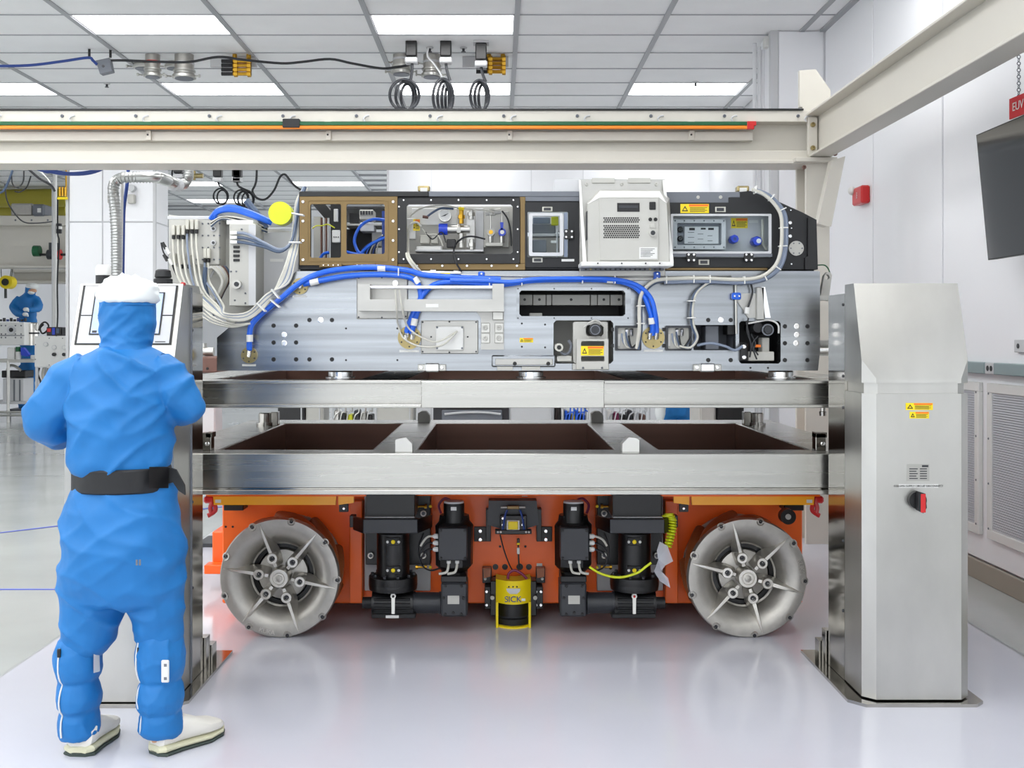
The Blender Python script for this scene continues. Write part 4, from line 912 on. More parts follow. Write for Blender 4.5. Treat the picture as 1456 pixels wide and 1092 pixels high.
# blue hoses
H = lambda pts, r=4.2, m='blue_hose', n='coolant_hose', d=D-.06: ob(n, B().pt(pts, d, r, 10), m, lm)
H([(354.5, 497, D-.05), (355, 475), (359, 460), (378, 441), (400, 424), (424, 404), (448, 391), (480, 383.5), (530, 380), (580, 384.5), (604, 391), (660, 395), (712, 397)], 4)
H([(432, 404, D-.045), (455, 399), (490, 393), (530, 390.5), (570, 392), (589, 398), (597, 411), (598, 430), (592, 448, D-.05), (587, 466, D-.05), (585, 474, D-.04)], 4.0)
H([(578, 472, D-.04), (585, 452, D-.05), (594, 432, D-.06), (605, 415), (620, 404), (645, 401), (690, 404), (720, 404), (755, 399), (800, 397.5), (860, 398), (895, 404), (915, 420), (925, 445), (928, 466, D-.05), (927, 476, D-.04)], 4)
H([(640, 398), (690, 399), (725, 401), (760, 397), (810, 396), (870, 397), (905, 405), (925, 423), (932, 447), (934, 466, D-.05), (934, 474, D-.04)], 3.2, d=D-.075)
for px, py in ((355, 478), (448, 398.5), (541, 384), (586, 457), (593, 402), (925.5, 458), (933, 458), (867, 398)):
    pass
for a, b in (((355, 486), (355, 476)), ((441, 402.5), (453, 399.5)), ((537, 381.3), (548, 381.8)), ((589, 395.5), (595, 403)), ((590, 453), (588, 463)), ((926, 452), (927, 461)), ((863, 398), (872, 398.5))):
    ob('hose_tag', B().cyl(P(*a, D-.06), P(*b, D-.06), 4.6*D/FPX, n=10), 'white_plastic', lm)
# slate harness along the bottom of the black housing and up its right end
bund = [(907, 497, D-.05), (911, 470), (911, 440), (914, 420), (926, 405), (945, 398.5), (1000, 397), (1050, 399), (1080, 396), (1098, 387), (1109, 373), (1114, 352), (1115, 325), (1113, 305), (1103, 289), (1088, 276), (1072, 270)]
for k, (dx, dy, m) in enumerate(((0, 0, 'cable_slate'), (3.4, 1.5, 'cable_grey'), (-3.2, -1.5, 'cable_white'), (1.5, 3.2, 'cable_slate'), (-1, 3, 'cable_grey'))):
    f = lambda p, i: (p[0]+dx*(1 if i > 8 else .6), p[1]+(dy if i < 12 else dy*.3), (p[2] if len(p) > 2 else D-.055-.008*(k % 3)))
    pts = bund if k in (0, 2) else bund[5:]
    ob('harness_cable', B().pt([f(p, i+(0 if k in (0, 2) else 5)) for i, p in enumerate(pts)], D-.05, 2.7, 8), m, lm)
for k in (0, 1):
    ob('harness_cable', B().pt([(1020-8*k, 400), (1003, 405), (988+2*k, 418), (983+2*k, 440), (984+2.5*k, 462), (990+2*k, 480), (982, 494), (966, 492)], D-.05-.008*k, 2.3 if k == 0 else 1.6, 7), 'cable_slate' if k == 0 else 'cable_white', lm)
ob('harness_cable', B().pt([(991, 491), (1010, 488), (1030, 492), (1045, 498), (1056, 492)], D-.04, 2, 7), 'cable_grey', lm)
ob('sensor_cable', B().pt([(1067, 402), (1070, 415), (1066, 430), (1063, 438)], D-.03, 1.4, 6), 'cable_black', lm)
ob('cable_plug', B().cyl(P(1063, 437, D-.03), P(1062, 446, D-.03), .012, n=10), 'white_plastic', lm)
for px, py, a in ((947,398,90),(986,397,90),(1009,397,90),(1058,398.5,90),(1087,394,60),(1105,381,35),(1113,350,0),(1114,324,0),(1112,298,-25),(1097,281,-50),(1074,270,-80),(911,435,0),(911,460,0),(983,428,0),(983,452,0),(742,401,90),(828,397.5,90),(874,398,90),(567,387,90),(696,401,90)):
    inst('cable_tie', 'tie', lambda: B().box(-.017, .017, -.018, .02, -.0025, .0025, .001), 'white_plastic', lm, P(px, py, D-.06), rot=(0, math.radians(a), 0))

# ---------------- upper black housing
DU = 4.97
uh = ob('upper_housing', B().plate([(425, 273), (1052, 273), (1072, 271), (1141, 302), (1161, 312.5), (1163, 383), (425, 383)],
        [rr(440, 289, 486, 368, 1), rr(491, 289, 548, 363, 1), rr(576, 289, 730, 362, 3), rr(748, 299, 810, 367, 1), rr(952, 302, 1100, 367, 1)], DU, .05), 'black_matte', lm)
ob('housing_lid', B().box(X(425,DU), X(1075,DU), DU+.55, 6.2, Z(276,DU), Z(273,DU)), 'black_matte', lm)
ob('housing_floor', B().box(X(425,DU), X(1160,DU), DU+.03, 6.2, Z(385,DU), Z(380,DU)), 'black_matte', lm)
ob('housing_end', B().box(X(1150,DU), X(1155,DU), DU+.05, 6.0, Z(383,DU), Z(315,DU)), 'black_matte', lm)
ob('lid_strip', B().pb(426, 272, 609, 279.5, DU-.012, .012, .002), 'black', lm)
ob('lid_strip', B().pb(609.5, 272, 824, 279.5, DU-.008, .008, .002), 'mid_grey', lm)
ob('lid_strip', B().pb(745, 279.5, 824, 286, DU-.006, .006, .001), 'mid_grey', lm)
ob('lid_strip', B().pp([(945, 273), (1052, 273), (1052, 280.5), (1036, 280.5), (1036, 288), (945, 288)], DU-.008, .008), 'mid_grey', lm)
for px in (992.5, 1024.5): bolt(px, 280.5, DU-.008, 2.5, lm, 'beige_grey')
for px in (602.5, 1057):
    o = ob('lid_clip', B().pb(px-8.5, 264, px+8.5, 272, DU+.02, .05, .004), 'bronze_disc', lm); ob('clip_pad', B().pb(px-5, 267, px+5, 272.5, DU+.015, .01), 'white_plastic', o)
# bronze frame on the left
bf = ob('bronze_frame', B().plate([(426, 279.5), (565, 279.5), (565, 379), (534, 379), (534, 380), (502, 380), (502, 377), (484, 377), (484, 380), (454, 380), (454, 377), (426, 377)],
        [rr(441, 290, 485, 366.5, 2), rr(492.5, 290, 547, 361, 2)], DU-.015, .015), 'bronze', lm)
ob('inner_border', B().plate(rr(436.5, 284, 552, 372, 2), [rr(438, 285.5, 550.5, 370.5, 2)], DU-.018, .004), 'bronze', bf)
for px in (431, 559):
    for py in (287, 314.5, 342, 369.5): bolt(px, py, DU-.015, 2.2, bf, 'polished')
for x0 in (455, 503):
    o = ob('hinge', B().pb(x0, 374, x0+31, 380, DU-.022, .01, .002), 'bronze', bf)
    for k in range(4): bolt(x0+5+7*k, 377, DU-.022, 1.2, o, 'polished')
# things inside the two openings
ins = [('inner_rail', B().poly([P(444, 290, 5.25), P(462, 290, 5.25), P(486, 318, 5.25), P(468, 318, 5.25)], (0, .2, 0)), 'black'),
       ('black_panel', B().pb(470, 288, 490, 372, 5.12, .02), 'black_matte'), ('white_bar', B().pb(474.5, 297, 480.5, 315, 5.10, .02, .002), 'white_plastic'),
       ('socket_plate', B().pb(472, 327, 483.5, 345, 5.10, .02, .003), 'white_plastic'), ('beige_column', B().pb(446, 308, 456, 372, 5.3, .1), 'beige_grey'),
       ('back_wall', B().pb(470, 330, 640, 384, 5.7, .02), 'light_grey'),
       ('dark_box', B().pb(490, 326, 528, 368, 5.35, .2), 'black_matte'), ('terminal_strip', B().pb(511, 298, 531, 312, 5.2, .1, .003), 'beige_grey'),
       ('terminal_strip', B().pb(512, 316, 532, 329, 5.2, .1, .003), 'light_grey'), ('relay_box', B().pb(497, 303, 510, 317, 5.22, .08), 'black'), ('shelf', B().pb(490, 318, 550, 320.5, 5.2, .2), 'beige_grey'),
       ('white_module', B().pb(529, 330, 541, 350, 5.25, .1), 'beige_grey'), ('side_pane', B().pb(543, 300, 549, 366, 5.2, .02), 'navy')]
for n_, b_, m in ins: ob(n_, b_, m, lm)
for k in (0, 1, 2): bolt(475+3*k, 337, 5.10, .9, lm, 'black')
for k in range(4): ob('grey_pipe', B().pt([(457+3.3*k, 310), (457+3.5*k, 340), (457+3.3*k, 372)], 5.2, 1.5, 8, 2), 'light_grey' if k % 2 else 'dim_brown', lm)
ob('earth_wire', B().pt([(444, 325), (450, 321), (458, 321), (466, 319), (476, 324)], 5.1, .9, 6), 'yellow_green', lm)
for pth in ([(548, 313), (530, 312), (513, 321), (504, 340), (508, 356), (516, 362)], [(492, 358), (505, 361), (518, 362)], [(512, 362), (524, 350), (540, 341), (549, 338)], [(455, 368), (460, 361), (468, 359)]):
    ob('blue_tube', B().pt(pth, 5.08, 2.2, 8), 'blue_hose', lm)
for k in range(6): ob('inner_cable', B().pt([(510+5*k, 364), (516+4*k, 354), (526+3*k, 346-k), (540+1.5*k, 340-2*k)], 5.12+.02*k, 1.1, 6), ('navy', 'cable_black', 'blue_hose', 'cable_white', 'navy', 'cable_white')[k], lm)
for k in range(5): ob('terminal_lug', B().pb(512+3.9*k, 300, 514.5+3.9*k, 305, 5.19, .01), 'dark_grey', lm)
# gas panel bay with black bezel
bz = ob('gas_bay_bezel', B().plate(rr(565.5, 282, 739, 374.5, 2), [rr(578, 290, 729, 361, 3)], DU-.022, .022), 'black', lm)
ob('bronze_rail', B().pb(565.5, 374.8, 747, 384, DU-.012, .012, .002).pb(739.3, 279.8, 747, 375, DU-.012, .012, .002), 'bronze', lm)
for px in (574, 613, 652, 692, 730): bolt(px, 284.7, DU-.022, 1.5, bz, 'polished'); bolt(px, 368.5, DU-.022, 1.5, bz, 'polished')
for py in (294, 326, 358.5): bolt(567.5, py, DU-.022, 1.5, bz, 'polished'); bolt(736, py, DU-.022, 1.5, bz, 'polished')
for px in (593, 629, 664, 699, 735): bolt(px, 378, DU-.012, 2, lm, 'polished')
gq = B().box(X(570,DU), X(735,DU), DU+.2, DU+.21, Z(366,DU), Z(286,DU))
ob('bay_back', gq, 'beige_grey', lm); ob('bay_floor', B().box(X(570,DU), X(735,DU), DU+.05, DU+.2, Z(364,DU), Z(362,DU)), 'black_matte', lm)
E = DU+.10
for n_, r_, m, t in (('gas_plate', (585, 296, 650, 320, E+.03, .02), 'white_plastic', 0), ('valve_manifold', (592, 350, 628, 357, E, .06), 'white_plastic', 0), ('solenoid', (597, 334, 611, 346, E, .05), 'cable_white', 0), ('solenoid', (613, 336, 623, 346, E, .05), 'cable_white', 0),
    ('relay', (576, 310, 591, 340, E, .04), 'white_plastic', 0), ('tall_manifold', (663, 300, 675, 352, E, .04), 'white_plastic', 0), ('base_strip', (590, 355, 688, 358, E-.02, .08), 'light_grey', 0), ('bay_plate', (688, 300, 724, 352, E+.05, .02), 'beige_grey', 0), ('black_module', (635, 340, 648, 352, E, .04), 'black', 0), ('grey_panel', (676, 296, 688, 358, E+.06, .02), 'light_grey', 0)):
    ob(n_, B().pb(*r_[:4], r_[4], r_[5], .003), m, lm)
warn(587.5, 311.5, 597, 328, E-.003, lm)
gg = ob('pressure_gauge', B().pc(632.5, 306, E-.02, 9, .04, 28), 'steel', lm); ob('gauge_face', B().pc(632.5, 306, E-.021, 7.6, .002, 28), 'white_plastic', gg)
ob('gauge_needle', B().poly([P(632.5, 305.2, E-.023), P(638, 303, E-.023), P(632.8, 307, E-.023), P(627, 308, E-.023)], (0, .001, 0)), 'black', gg)
kn = ob('regulator_knob', B().cyl(P(624, 326, E-.01), P(636.5, 326, E-.01), .026, n=14), 'knob_blue', lm); ob('regulator_body', B().cyl(P(636.5, 326, E-.01), P(650, 326, E-.01), .019, n=14).cyl(P(650, 326, E-.01), P(655, 326, E-.01), .024, n=6).cyl(P(655, 326, E-.01), P(668, 326, E-.01), .017, n=14), 'steel', kn)
for px, y0, y1 in ((656, 298, 318), (656, 332, 352), (671, 340, 355), (670, 296, 312)): ob('gas_fitting', B().cyl(P(px, y0, E-.01), P(px, y1, E-.01), .011, n=10).cyl(P(px, (y0+y1)/2-2, E-.01), P(px, (y0+y1)/2+3, E-.01), .017, n=6), 'brass' if y0 == 298 else 'steel', lm)
for px, m in ((698, 'brass'), (714, 'knob_blue')):
    o = ob('small_regulator', B().pc(px, 330, E-.02, 5.5, .05, 18), 'beige_grey' if m == 'brass' else m, lm); ob('regulator_dial', B().pc(px, 330, E-.022, 3, .01, 14), m if m == 'brass' else 'white_plastic', o)
    ob('riser_tube', B().pt([(px, 325), (px, 312), (px, 300)], E-.01, 1, 6, 2), 'steel', lm); ob('outlet_fitting', B().cyl(P(px, 336, E), P(px, 345, E), .011, n=8), 'steel', lm)
ob('lever', B().poly([P(711, 316, E-.02), P(716, 316, E-.02), P(715, 328, E-.02), P(712, 328, E-.02)], (0, .01, 0)), 'knob_blue', lm)
ob('cross_fitting', B().cyl(P(690, 303, E-.01), P(712, 300, E-.01), .013, n=8).cyl(P(700, 298, E-.01), P(700, 306, E-.01), .016, n=8), 'beige_grey', lm)
ob('foot_manifold', B().pb(690, 345, 715, 350, E-.01, .05, .002), 'beige_grey', lm)
for pth, m, r in (([(583, 307), (597, 297), (612, 293), (632, 292), (655, 296), (690, 299), (702, 302)], 'cable_white', 1.3), ([(607, 308), (617, 301), (628, 296), (645, 297)], 'cable_slate', 1.6), ([(581, 330), (583, 320), (592, 316), (599, 322)], 'cable_white', 1.7), ([(579, 325), (578, 350), (580, 368, D-.06), (596, 389, D-.05)], 'cable_white', 1.8), ([(581, 327), (580.5, 350), (583, 367, D-.06), (599, 387, D-.05)], 'cable_white', 1.6), ([(690, 340), (670, 336), (655, 340), (646, 352), (647, 370, D-.06), (656, 386, D-.05)], 'cable_black', 1.3), ([(714, 300), (722, 312), (726, 330), (727, 350)], 'cable_black', 1.2), ([(605, 330), (615, 340), (628, 330), (634, 345)], 'cable_black', .9), ([(600, 325), (608, 333), (622, 334), (630, 350)], 'cable_white', .9)):
    ob('bay_cable', B().pt([(p[0], p[1], p[2] if len(p) > 2 else E-.03) for p in pth], E, r, 7), m, lm)
for px, y, m in ((652, 296, 'yellow'), (601, 308, 'dim_brown')): ob('cable_mark', B().cyl(P(px, y, E-.03), P(px+8, y+1, E-.03), .007, n=8), m, lm)
# window panel
wp = ob('window_panel', B().plate(rr(746.5, 288, 823, 380, 2), [rr(750, 301, 808, 366, 1)], DU-.014, .014), 'black_matte', lm)
ob('window_frame', B().plate(rr(752, 303, 801, 364, 2), [rr(757, 307, 796, 359, 1)], DU-.03, .016), 'light_grey', wp)
ob('acrylic_cover', B().pb(750, 301, 808, 366, DU-.022, .004), 'glass', wp)
ob('cover_edge', B().pb(802, 302, 807, 365, DU-.024, .006), 'cable_grey', wp)
for n_, r_, m in (('back_panel', (745, 296, 812, 330, DU+.25, .02), 'light_grey'), ('inner_box', (757, 341, 777, 359, DU+.06, .1), 'mid_grey'), ('inner_dark', (757, 318, 790, 332, DU+.12, .05), 'mid_grey'), ('inner_post', (791, 325, 793.5, 366, DU+.05, .02), 'light_grey'), ('inner_plate', (757, 332, 797, 336, DU+.1, .08), 'light_grey'), ('green_tab', (784, 308, 794, 320, DU+.08, .03), 'yellow_green'), ('inner_floor', (745, 336, 812, 370, DU+.25, .02), 'beige_grey'), ('white_part', (783, 342, 792, 346, DU+.06, .02), 'white_plastic'), ('pale_cover', (758, 309, 782, 318, DU+.14, .04), 'cable_grey')):
    ob(n_, B().pb(*r_[:4], r_[4], r_[5], .002), m, lm)
for x0, y0, x1, y1 in ((771, 294, 785.5, 300.5), (757, 366.5, 771.5, 373)):
    o = ob('latch_port', B().pb(x0, y0, x1, y1, DU-.018, .005, .001), 'cable_white', wp); ob('latch_slot', B().pb(x0+2.2, y0+1.3, x1-2.2, y1-1.3, DU-.02, .003), 'dark_grey', wp)
o = ob('hinge', B().pb(802.5, 326, 815.5, 340, DU-.034, .02, .002), 'black', wp)
for px in (805, 813):
    for py in (329, 337): bolt(px, py, DU-.034, 1.7, wp, 'polished')
tg = ob('printed_tag', B().pb(798.5, 368.3, 816.5, 371.7, DU-.017, .003), 'white_plastic', wp)
# right control window
cw = ob('control_panel', B().plate([(944, 288), (1036, 288), (1036, 281), (1067, 281), (1067, 289), (1082, 289), (1106, 302), (1106, 380), (944, 380)], [rr(954, 304, 1097, 366, 1)], DU-.014, .014), 'black_matte', lm)
ob('bronze_rail', B().pb(944, 381, 1091, 384, DU-.012, .012), 'bronze', lm)
ob('acrylic_cover', B().pb(953, 303, 1098, 365, DU-.03, .005), 'glass', cw)
ob('frame_trim', B().plate(rr(954, 304, 1097, 360.5, 1), [rr(957, 307, 1093, 357.5, 1)], DU-.034, .008), 'light_grey', cw)
ob('frame_sill', B().pb(953, 360.5, 1098, 365, DU-.034, .01), 'mid_grey', cw)
ob('inner_back', B().pb(945, 300, 1102, 368, DU+.08, .02), 'light_grey', lm)
ct = ob('control_frame', B().plate(rr(957, 311.5, 1032, 354.5, 1), [rr(963, 317, 1026, 348.5, 1)], DU+.02, .03), 'light_grey', lm)
ob('control_face', B().pb(962, 316, 1027, 349.5, DU+.04, .01), 'mid_grey', ct); ob('control_plate', B().pb(973, 322, 1022, 347, DU+.032, .008, .002), 'light_grey', ct)
for py in (326.5, 339.5): bolt(967, py, DU+.038, 4.2, ct, 'black', 'dial', .012)
for x0, y0, x1, y1 in ((980, 324, 988, 327.5), (996.5, 324, 1003.5, 326.5), (1007, 324, 1015, 327)): ob('display', B().pb(x0, y0, x1, y1, DU+.03, .003), 'black', ct)
q = B()
for k in range(7): q.pb(978+(k % 3)*14, 330+2.4*k, 987+(k % 3)*13, 330.7+2.4*k, DU+.0312, .0008)
ob('print', q, 'dark_grey', ct)
for px in (960, 973, 987, 1001, 1015, 1029):
    for py in (314, 351.5): bolt(px, py, DU+.02, 1, ct, 'mid_grey')
warn(1039.5, 310, 1063, 324.5, DU+.078, lm)
ob('name_strip', B().pb(1065, 313, 1078, 317, DU+.078, .002), 'white_plastic', lm)
for px, py, r in ((1045, 339.5, 6.5), (1077, 342.5, 7.5)):
    o = ob('regulator_knob', B().lathe(P(px, py, DU+.0), (0,1,0), [(r*D/FPX*.85, 0), (r*D/FPX, .012), (r*D/FPX, .05), (r*D/FPX*.7, .08)], 8), 'knob_blue', lm); ob('knob_cap', B().pc(px+(2 if px > 1060 else 0), py, DU-.003, 3.4 if px > 1060 else 2.4, .01, 14), 'white_plastic' if px > 1060 else 'navy', o)
ob('white_tube', B().pt([(1084, 312), (1084.5, 330), (1085, 345), (1090, 355)], DU+.04, 2, 8), 'cable_white', lm)
warn(967.5, 290, 1008, 303, DU-.018, lm)
for x0, y0 in ((1017, 294), (993.5, 369)):
    ob('latch_port', B().pb(x0, y0, x0+15, y0+7.5, DU-.018, .005, .001), 'cable_white', cw); ob('latch_slot', B().pb(x0+2.2, y0+1.5, x0+12.5, y0+6, DU-.02, .003), 'dark_grey', cw)
for x0 in (976, 1058):
    ob('hinge', B().pb(x0, 360, x0+13.5, 371.5, DU-.038, .01, .002), 'black', cw)
    for k in (3, 10.5):
        for py in (362, 370): bolt(x0+k, py, DU-.038, 1.9, cw, 'polished')
ob('end_disc', B().pc(1132.5, 353, DU-.006, 10.5, .006, 28), 'beige_grey', lm)
for k in range(6): a = k*PI/3; bolt(1132.5+8*math.cos(a), 353+8*math.sin(a), DU-.006, 1.1, lm, 'mid_grey', t=.002)
for px, py, r in ((1123.5, 317, 2.6), (1123.5, 336, 2.6), (1124, 299, 1.2), (1125, 324.5, 1.2), (1125, 375.5, 1.4), (1150, 381, 2.4), (1156, 333, 1)): bolt(px, py, DU, r, lm, 'polished')
ob('end_cover', B().pp([(1149, 309), (1161, 315), (1161, 383), (1145, 383), (1145, 366), (1149, 364)], DU-.02, .02), 'black', lm)
ob('earth_wire', B().pt([(1163, 377), (1172, 377), (1177, 381), (1180, 388)], DU+.1, .9, 6), 'green', lm)
# power supply box hanging proud of the housing
pw = ob('mount_plate', B().pb(824, 255, 946, 399, DU-.03, .02, .002), 'aluminium_plate', lm); ob('mount_plate_wing', B().pb(788, 255.5, 824, 273, DU+.0, .02, .001), 'light_grey', lm)
for px in (834, 884, 933): bolt(px, 262, DU-.03, 2.6, pw, 'beige_grey')
for x0 in (842, 893): o = ob('hanger_tab', B().pb(x0, 253, x0+32, 260, DU-.04, .012, .001), 'beige_grey', pw)
DB = DU-.17
ps = ob('power_supply_box', B().add([P(834, 289, DU-.03), P(852, 270, DU-.03), P(940, 270, DU-.03), P(952, 282, DU-.03), P(957, 372, DU-.03), P(834, 372, DU-.03),
      P(836, 290, DB), P(853, 280, DB), P(937, 280, DB), P(948, 290, DB), P(952, 372, DB), P(836, 372, DB)],
      [(0,1,7,6),(1,2,8,7),(2,3,9,8),(3,4,10,9),(5,0,6,11),(4,5,11,10),(6,7,8,9,10,11),(0,5,4,3,2,1)]), 'beige_grey', lm, 'pale grey electronics box with vent holes')
ob('box_top', B().poly([P(836, 290, DB-.002), P(853, 271.5, DB+.05), P(938, 271.5, DB+.05), P(948, 289, DB-.002), P(937, 281, DB-.004), P(853, 281, DB-.004)], (0, .01, 0)), 'white_plastic', ps)
fp = ob('face_panel', B().pb(852.5, 281.5, 936.5, 370, DB-.006, .006, .001), 'beige_grey', ps)
ob('handle_recess', B().pb(877.5, 288.5, 909.5, 301, DB-.008, .003), 'black', ps); ob('recess_step', B().pb(880, 292, 907, 296, DB-.0095, .002), 'dark_grey', ps)
q = B()
for r in range(11):
    for c_ in range(17):
        if r == 3 or (r == 4 and False): continue
        q.pc(859+3.0*c_+(1.5 if r % 2 else 0), 310+2.75*r, DB-.0075, 1.25, .002, 6)
vo = ob('vent_holes', q, 'black', ps); vo['kind'] = 'stuff'
ob('rocker_switch', B().pb(923.5, 287, 932.5, 298, DB-.012, .008, .002), 'black', ps)
for px in (924.5, 932): bolt(px, 312, DB-.006, 2.7, ps, 'black', 'fuse_holder')
ob('socket', B().pb(924, 319, 932, 324, DB-.01, .006, .001).pc(928.5, 331, DB-.02, 5.2, .016, 14), 'beige_grey', ps); ob('socket_core', B().pc(928.5, 331, DB-.022, 3.4, .004, 10), 'dark_grey', ps)
lb_ = ob('data_label', B().pb(909, 351.5, 934.5, 368, DB-.0075, .0015), 'white_plastic', ps); q = B()
for k in range(6): q.pb(911, 353.5+2.2*k, 931-(k % 3)*3, 354.2+2.2*k, DB-.0082, .0006)
ob('print', q, 'dark_grey', ps)
ob('side_vent', B().pb(834.3, 300, 835.6, 340, DB+.04, .06), 'dark_grey', ps)
tr = ob('tray', B().pb(826, 372, 958, 378.5, DB-.02, .16, .003), 'white_plastic', lm)
ob('tray_arm', B().poly([P(823, 256, DU-.04), P(826, 256, DU-.04), P(834, 374, DB-.01), P(829, 377, DB-.01)], (0, .006, 0)), 'white_plastic', tr); ob('tray_arm', B().poly([P(942, 256, DU-.04), P(946, 256, DU-.04), P(958, 374, DB-.01), P(953, 376, DB-.01)], (0, .006, 0)), 'white_plastic', tr)
for px in (850, 884, 918, 938): bolt(px, 374.5, DB-.02, 1.1, tr, 'black')
ob('lower_strip', B().pb(826, 380, 944, 384.5, DU-.06, .03), 'mid_grey', lm)
for k in range(16): bolt(833+7*k, 383, DU-.06, 1.5, lm, 'bronze_disc' if k in (1, 13) else 'dark_grey', 'terminal_screw')
# interface cabinets at the left end
DL = 5.15
sp = ob('side_panel', B().pp([(240, 305), (357, 322), (425, 330), (425, 385), (330, 470), (300, 420), (240, 400)], DL+.12, .02), 'beige_grey', lm)
ob('back_panel', B().pb(357, 330, 424, 434, DL+.05, .03, .002), 'light_grey', lm); ob('printed_tag', B().pb(384, 368, 403, 372, DL+.048, .002), 'white_plastic', lm)
cp = ob('connector_panel', B().pb(240, 312, 312, 376, DL, .14, .003), 'beige_grey', lm)
ob('panel_flange', B().pb(238, 307, 325, 312, DL+.0, .16, .002), 'light_grey', lm)
for i in range(5):
    for j in range(4): bolt(280+9*i*.9, 318+17*j, DL, 1.3, cp, 'mid_grey', 'jack')
for py in (325, 345): o = ob('round_connector', B().pc(303, py, DL-.012, 3.8, .012, 14), 'light_grey', cp); ob('round_core', B().pc(303, py, DL-.016, 2, .005, 12), 'dark_grey', o)
plugs = [(246, 330), (253, 330), (260, 330), (266, 322), (272.5, 322), (279, 322), (291, 363), (296, 363), (247, 370), (258, 372), (268, 372)]
for k, (px, py) in enumerate(plugs):
    o = ob('cable_plug', B().pb(px-2.3, py-10, px+2.3, py+4, DL-.035, .03, .002), 'cable_white', cp); ob('plug_boot', B().pb(px-2, py+4, px+2, py+10, DL-.03, .02, .003), 'black', cp)
for k, (px, py) in enumerate(plugs[:8]):
    ex = 288+3*k; ey = 445-1.5*k
    ob('signal_cable', B().pt([(px, py+9, DL-.02), (px+1, py+35, DL-.05), (px+10, 400+2*k, DL-.09), (290+4*k, 435, DL-.12), (320, 453-k, D-.10), (352, 454-1.4*k, D-.09), (380, 432-2*k, D-.08), (396+2*k, 402, D-.04), (409+1.6*k, 368, D-.02), (415+1.7*k, 340, DL-.12), (418+1.9*k, 310, DL-.13), (422+1.4*k, 285, DL-.13), (431+.8*k, 268, DL-.1)], DL, 1.55, 7), 'cable_white' if k not in (3, 6) else 'cable_grey', lm)
tw = ob('interface_box', B().pb(326, 318, 364, 435, DL-.12, .2, .003), 'beige_grey', lm)
ob('box_side', B().pb(353.5, 319.5, 363.5, 434, DL-.124, .006), 'light_grey', tw); ob('box_lid', B().pb(322, 313, 360, 319, DL-.11, .15, .002), 'white_plastic', tw)
for k in range(4): ob('d_connector', B().pb(331.5, 349.5+6.2*k, 340.5, 353+6.2*k, DL-.126, .007, .001), 'black', tw)
for py in (331, 337.5, 344): ob('cable_plug', B().pb(327, py-2.5, 337, py+2.5, DL-.14, .02, .002), 'white_plastic', tw)
o = ob('round_connector', B().pc(336, 404, DL-.15, 6.5, .03, 14), 'steel', tw); ob('round_core', B().pc(336, 404, DL-.155, 3.5, .008, 10), 'dark_grey', tw)
for px, py in ((336, 386), (328.5, 386), (334, 427), (349, 417), (349, 431), (343.5, 326)): bolt(px, py, DL-.12, 1.3, tw, 'mid_grey')
for k, py in enumerate((331, 337.5, 344)):
    ob('slate_cable', B().pt([(337, py, DL-.13), (352, py+2, DL-.16), (375, 345+3*k, DL-.18), (398, 355+1.5*k, DL-.18), (414, 345, DL-.17), (420, 320, DL-.16), (424+k, 290, DL-.15), (432+k, 266, DL-.12)], DL, 2.1, 7), 'cable_slate' if k else 'cable_grey', lm)
for k in range(4): ob('upper_cable', B().pt([(300, 316+2*k, DL-.02), (318, 308+k, DL-.04), (350, 312+3*k, DL-.04), (380, 324+2*k, DL+.02)], DL, 1.2, 6), ('cable_white', 'cable_black', 'cable_white', 'cable_slate')[k], lm)
ob('sleeve', B().pt([(350, 285), (358, 295), (366, 305), (378, 325)], DL+.02, 5, 8), 'cable_slate', lm)
for k in range(3): ob('coolant_hose', B().pt([(299+3*k, 311, DL), (310, 298+2*k, DL-.02), (330, 294+2.5*k, DL-.03), (355, 301+2.5*k, DL-.03), (386, 315+1.5*k, DL+.0)], DL, 3, 8), 'blue_hose', lm)
ob('yellow_cap', B().pc(398, 303, DL-.08, 16.5, .07, 36), 'lime', lm, 'lime yellow round cap'); ob('cap_stub', B().pc(399, 304, DL-.01, 9, .12, 16), 'light_grey', lm)
for k in range(6): ob('ribbon_cable', B().pt([(288+5*k, 400-3*k), (300+4*k, 380), (316+2*k, 396), (312+k, 415), (298+2*k, 436)], DL-.03+.012*k, 2.6, 6), ('beige_grey', 'cable_white', 'light_grey', 'cable_white', 'dim_brown', 'cable_slate')[k], lm)
ob('flex_conduit', B().pt([(292, 380), (291, 400), (296, 425), (306, 448)], DL-.06, 3.2, 8), 'cable_slate', lm)
for k in range(3): ob('lower_cable', B().pt([(288, 438+6*k, DL-.05), (305, 452+4*k, D-.08), (330, 461+2*k, D-.09), (356, 460, D-.09)], D, 1.4, 6), 'cable_white', lm)
for px, py, a in ((372, 437, 45), (392, 418, 50), (420, 345, 0), (424, 305, 10), (392, 432, 40)): inst('cable_tie', 'tie2', lambda: B().box(-.026, .026, -.024, .02, -.003, .003, .001), 'white_plastic', lm, P(px, py, D-.09), rot=(0, math.radians(a), 0))
for k, (px, py) in enumerate(((231, 345), (236, 352), (233, 362), (240, 368))):
    ob('loose_plug', B().cyl(P(px, py, DL-.05), P(px+5, py+9, DL-.05), .008, n=8), 'white_plastic' if k % 2 else 'black', lm)
ob('loose_cable', B().pt([(229, 345), (233, 360), (243, 372), (248, 385), (256, 400)], DL-.05, 1.2, 6), 'cable_black', lm)
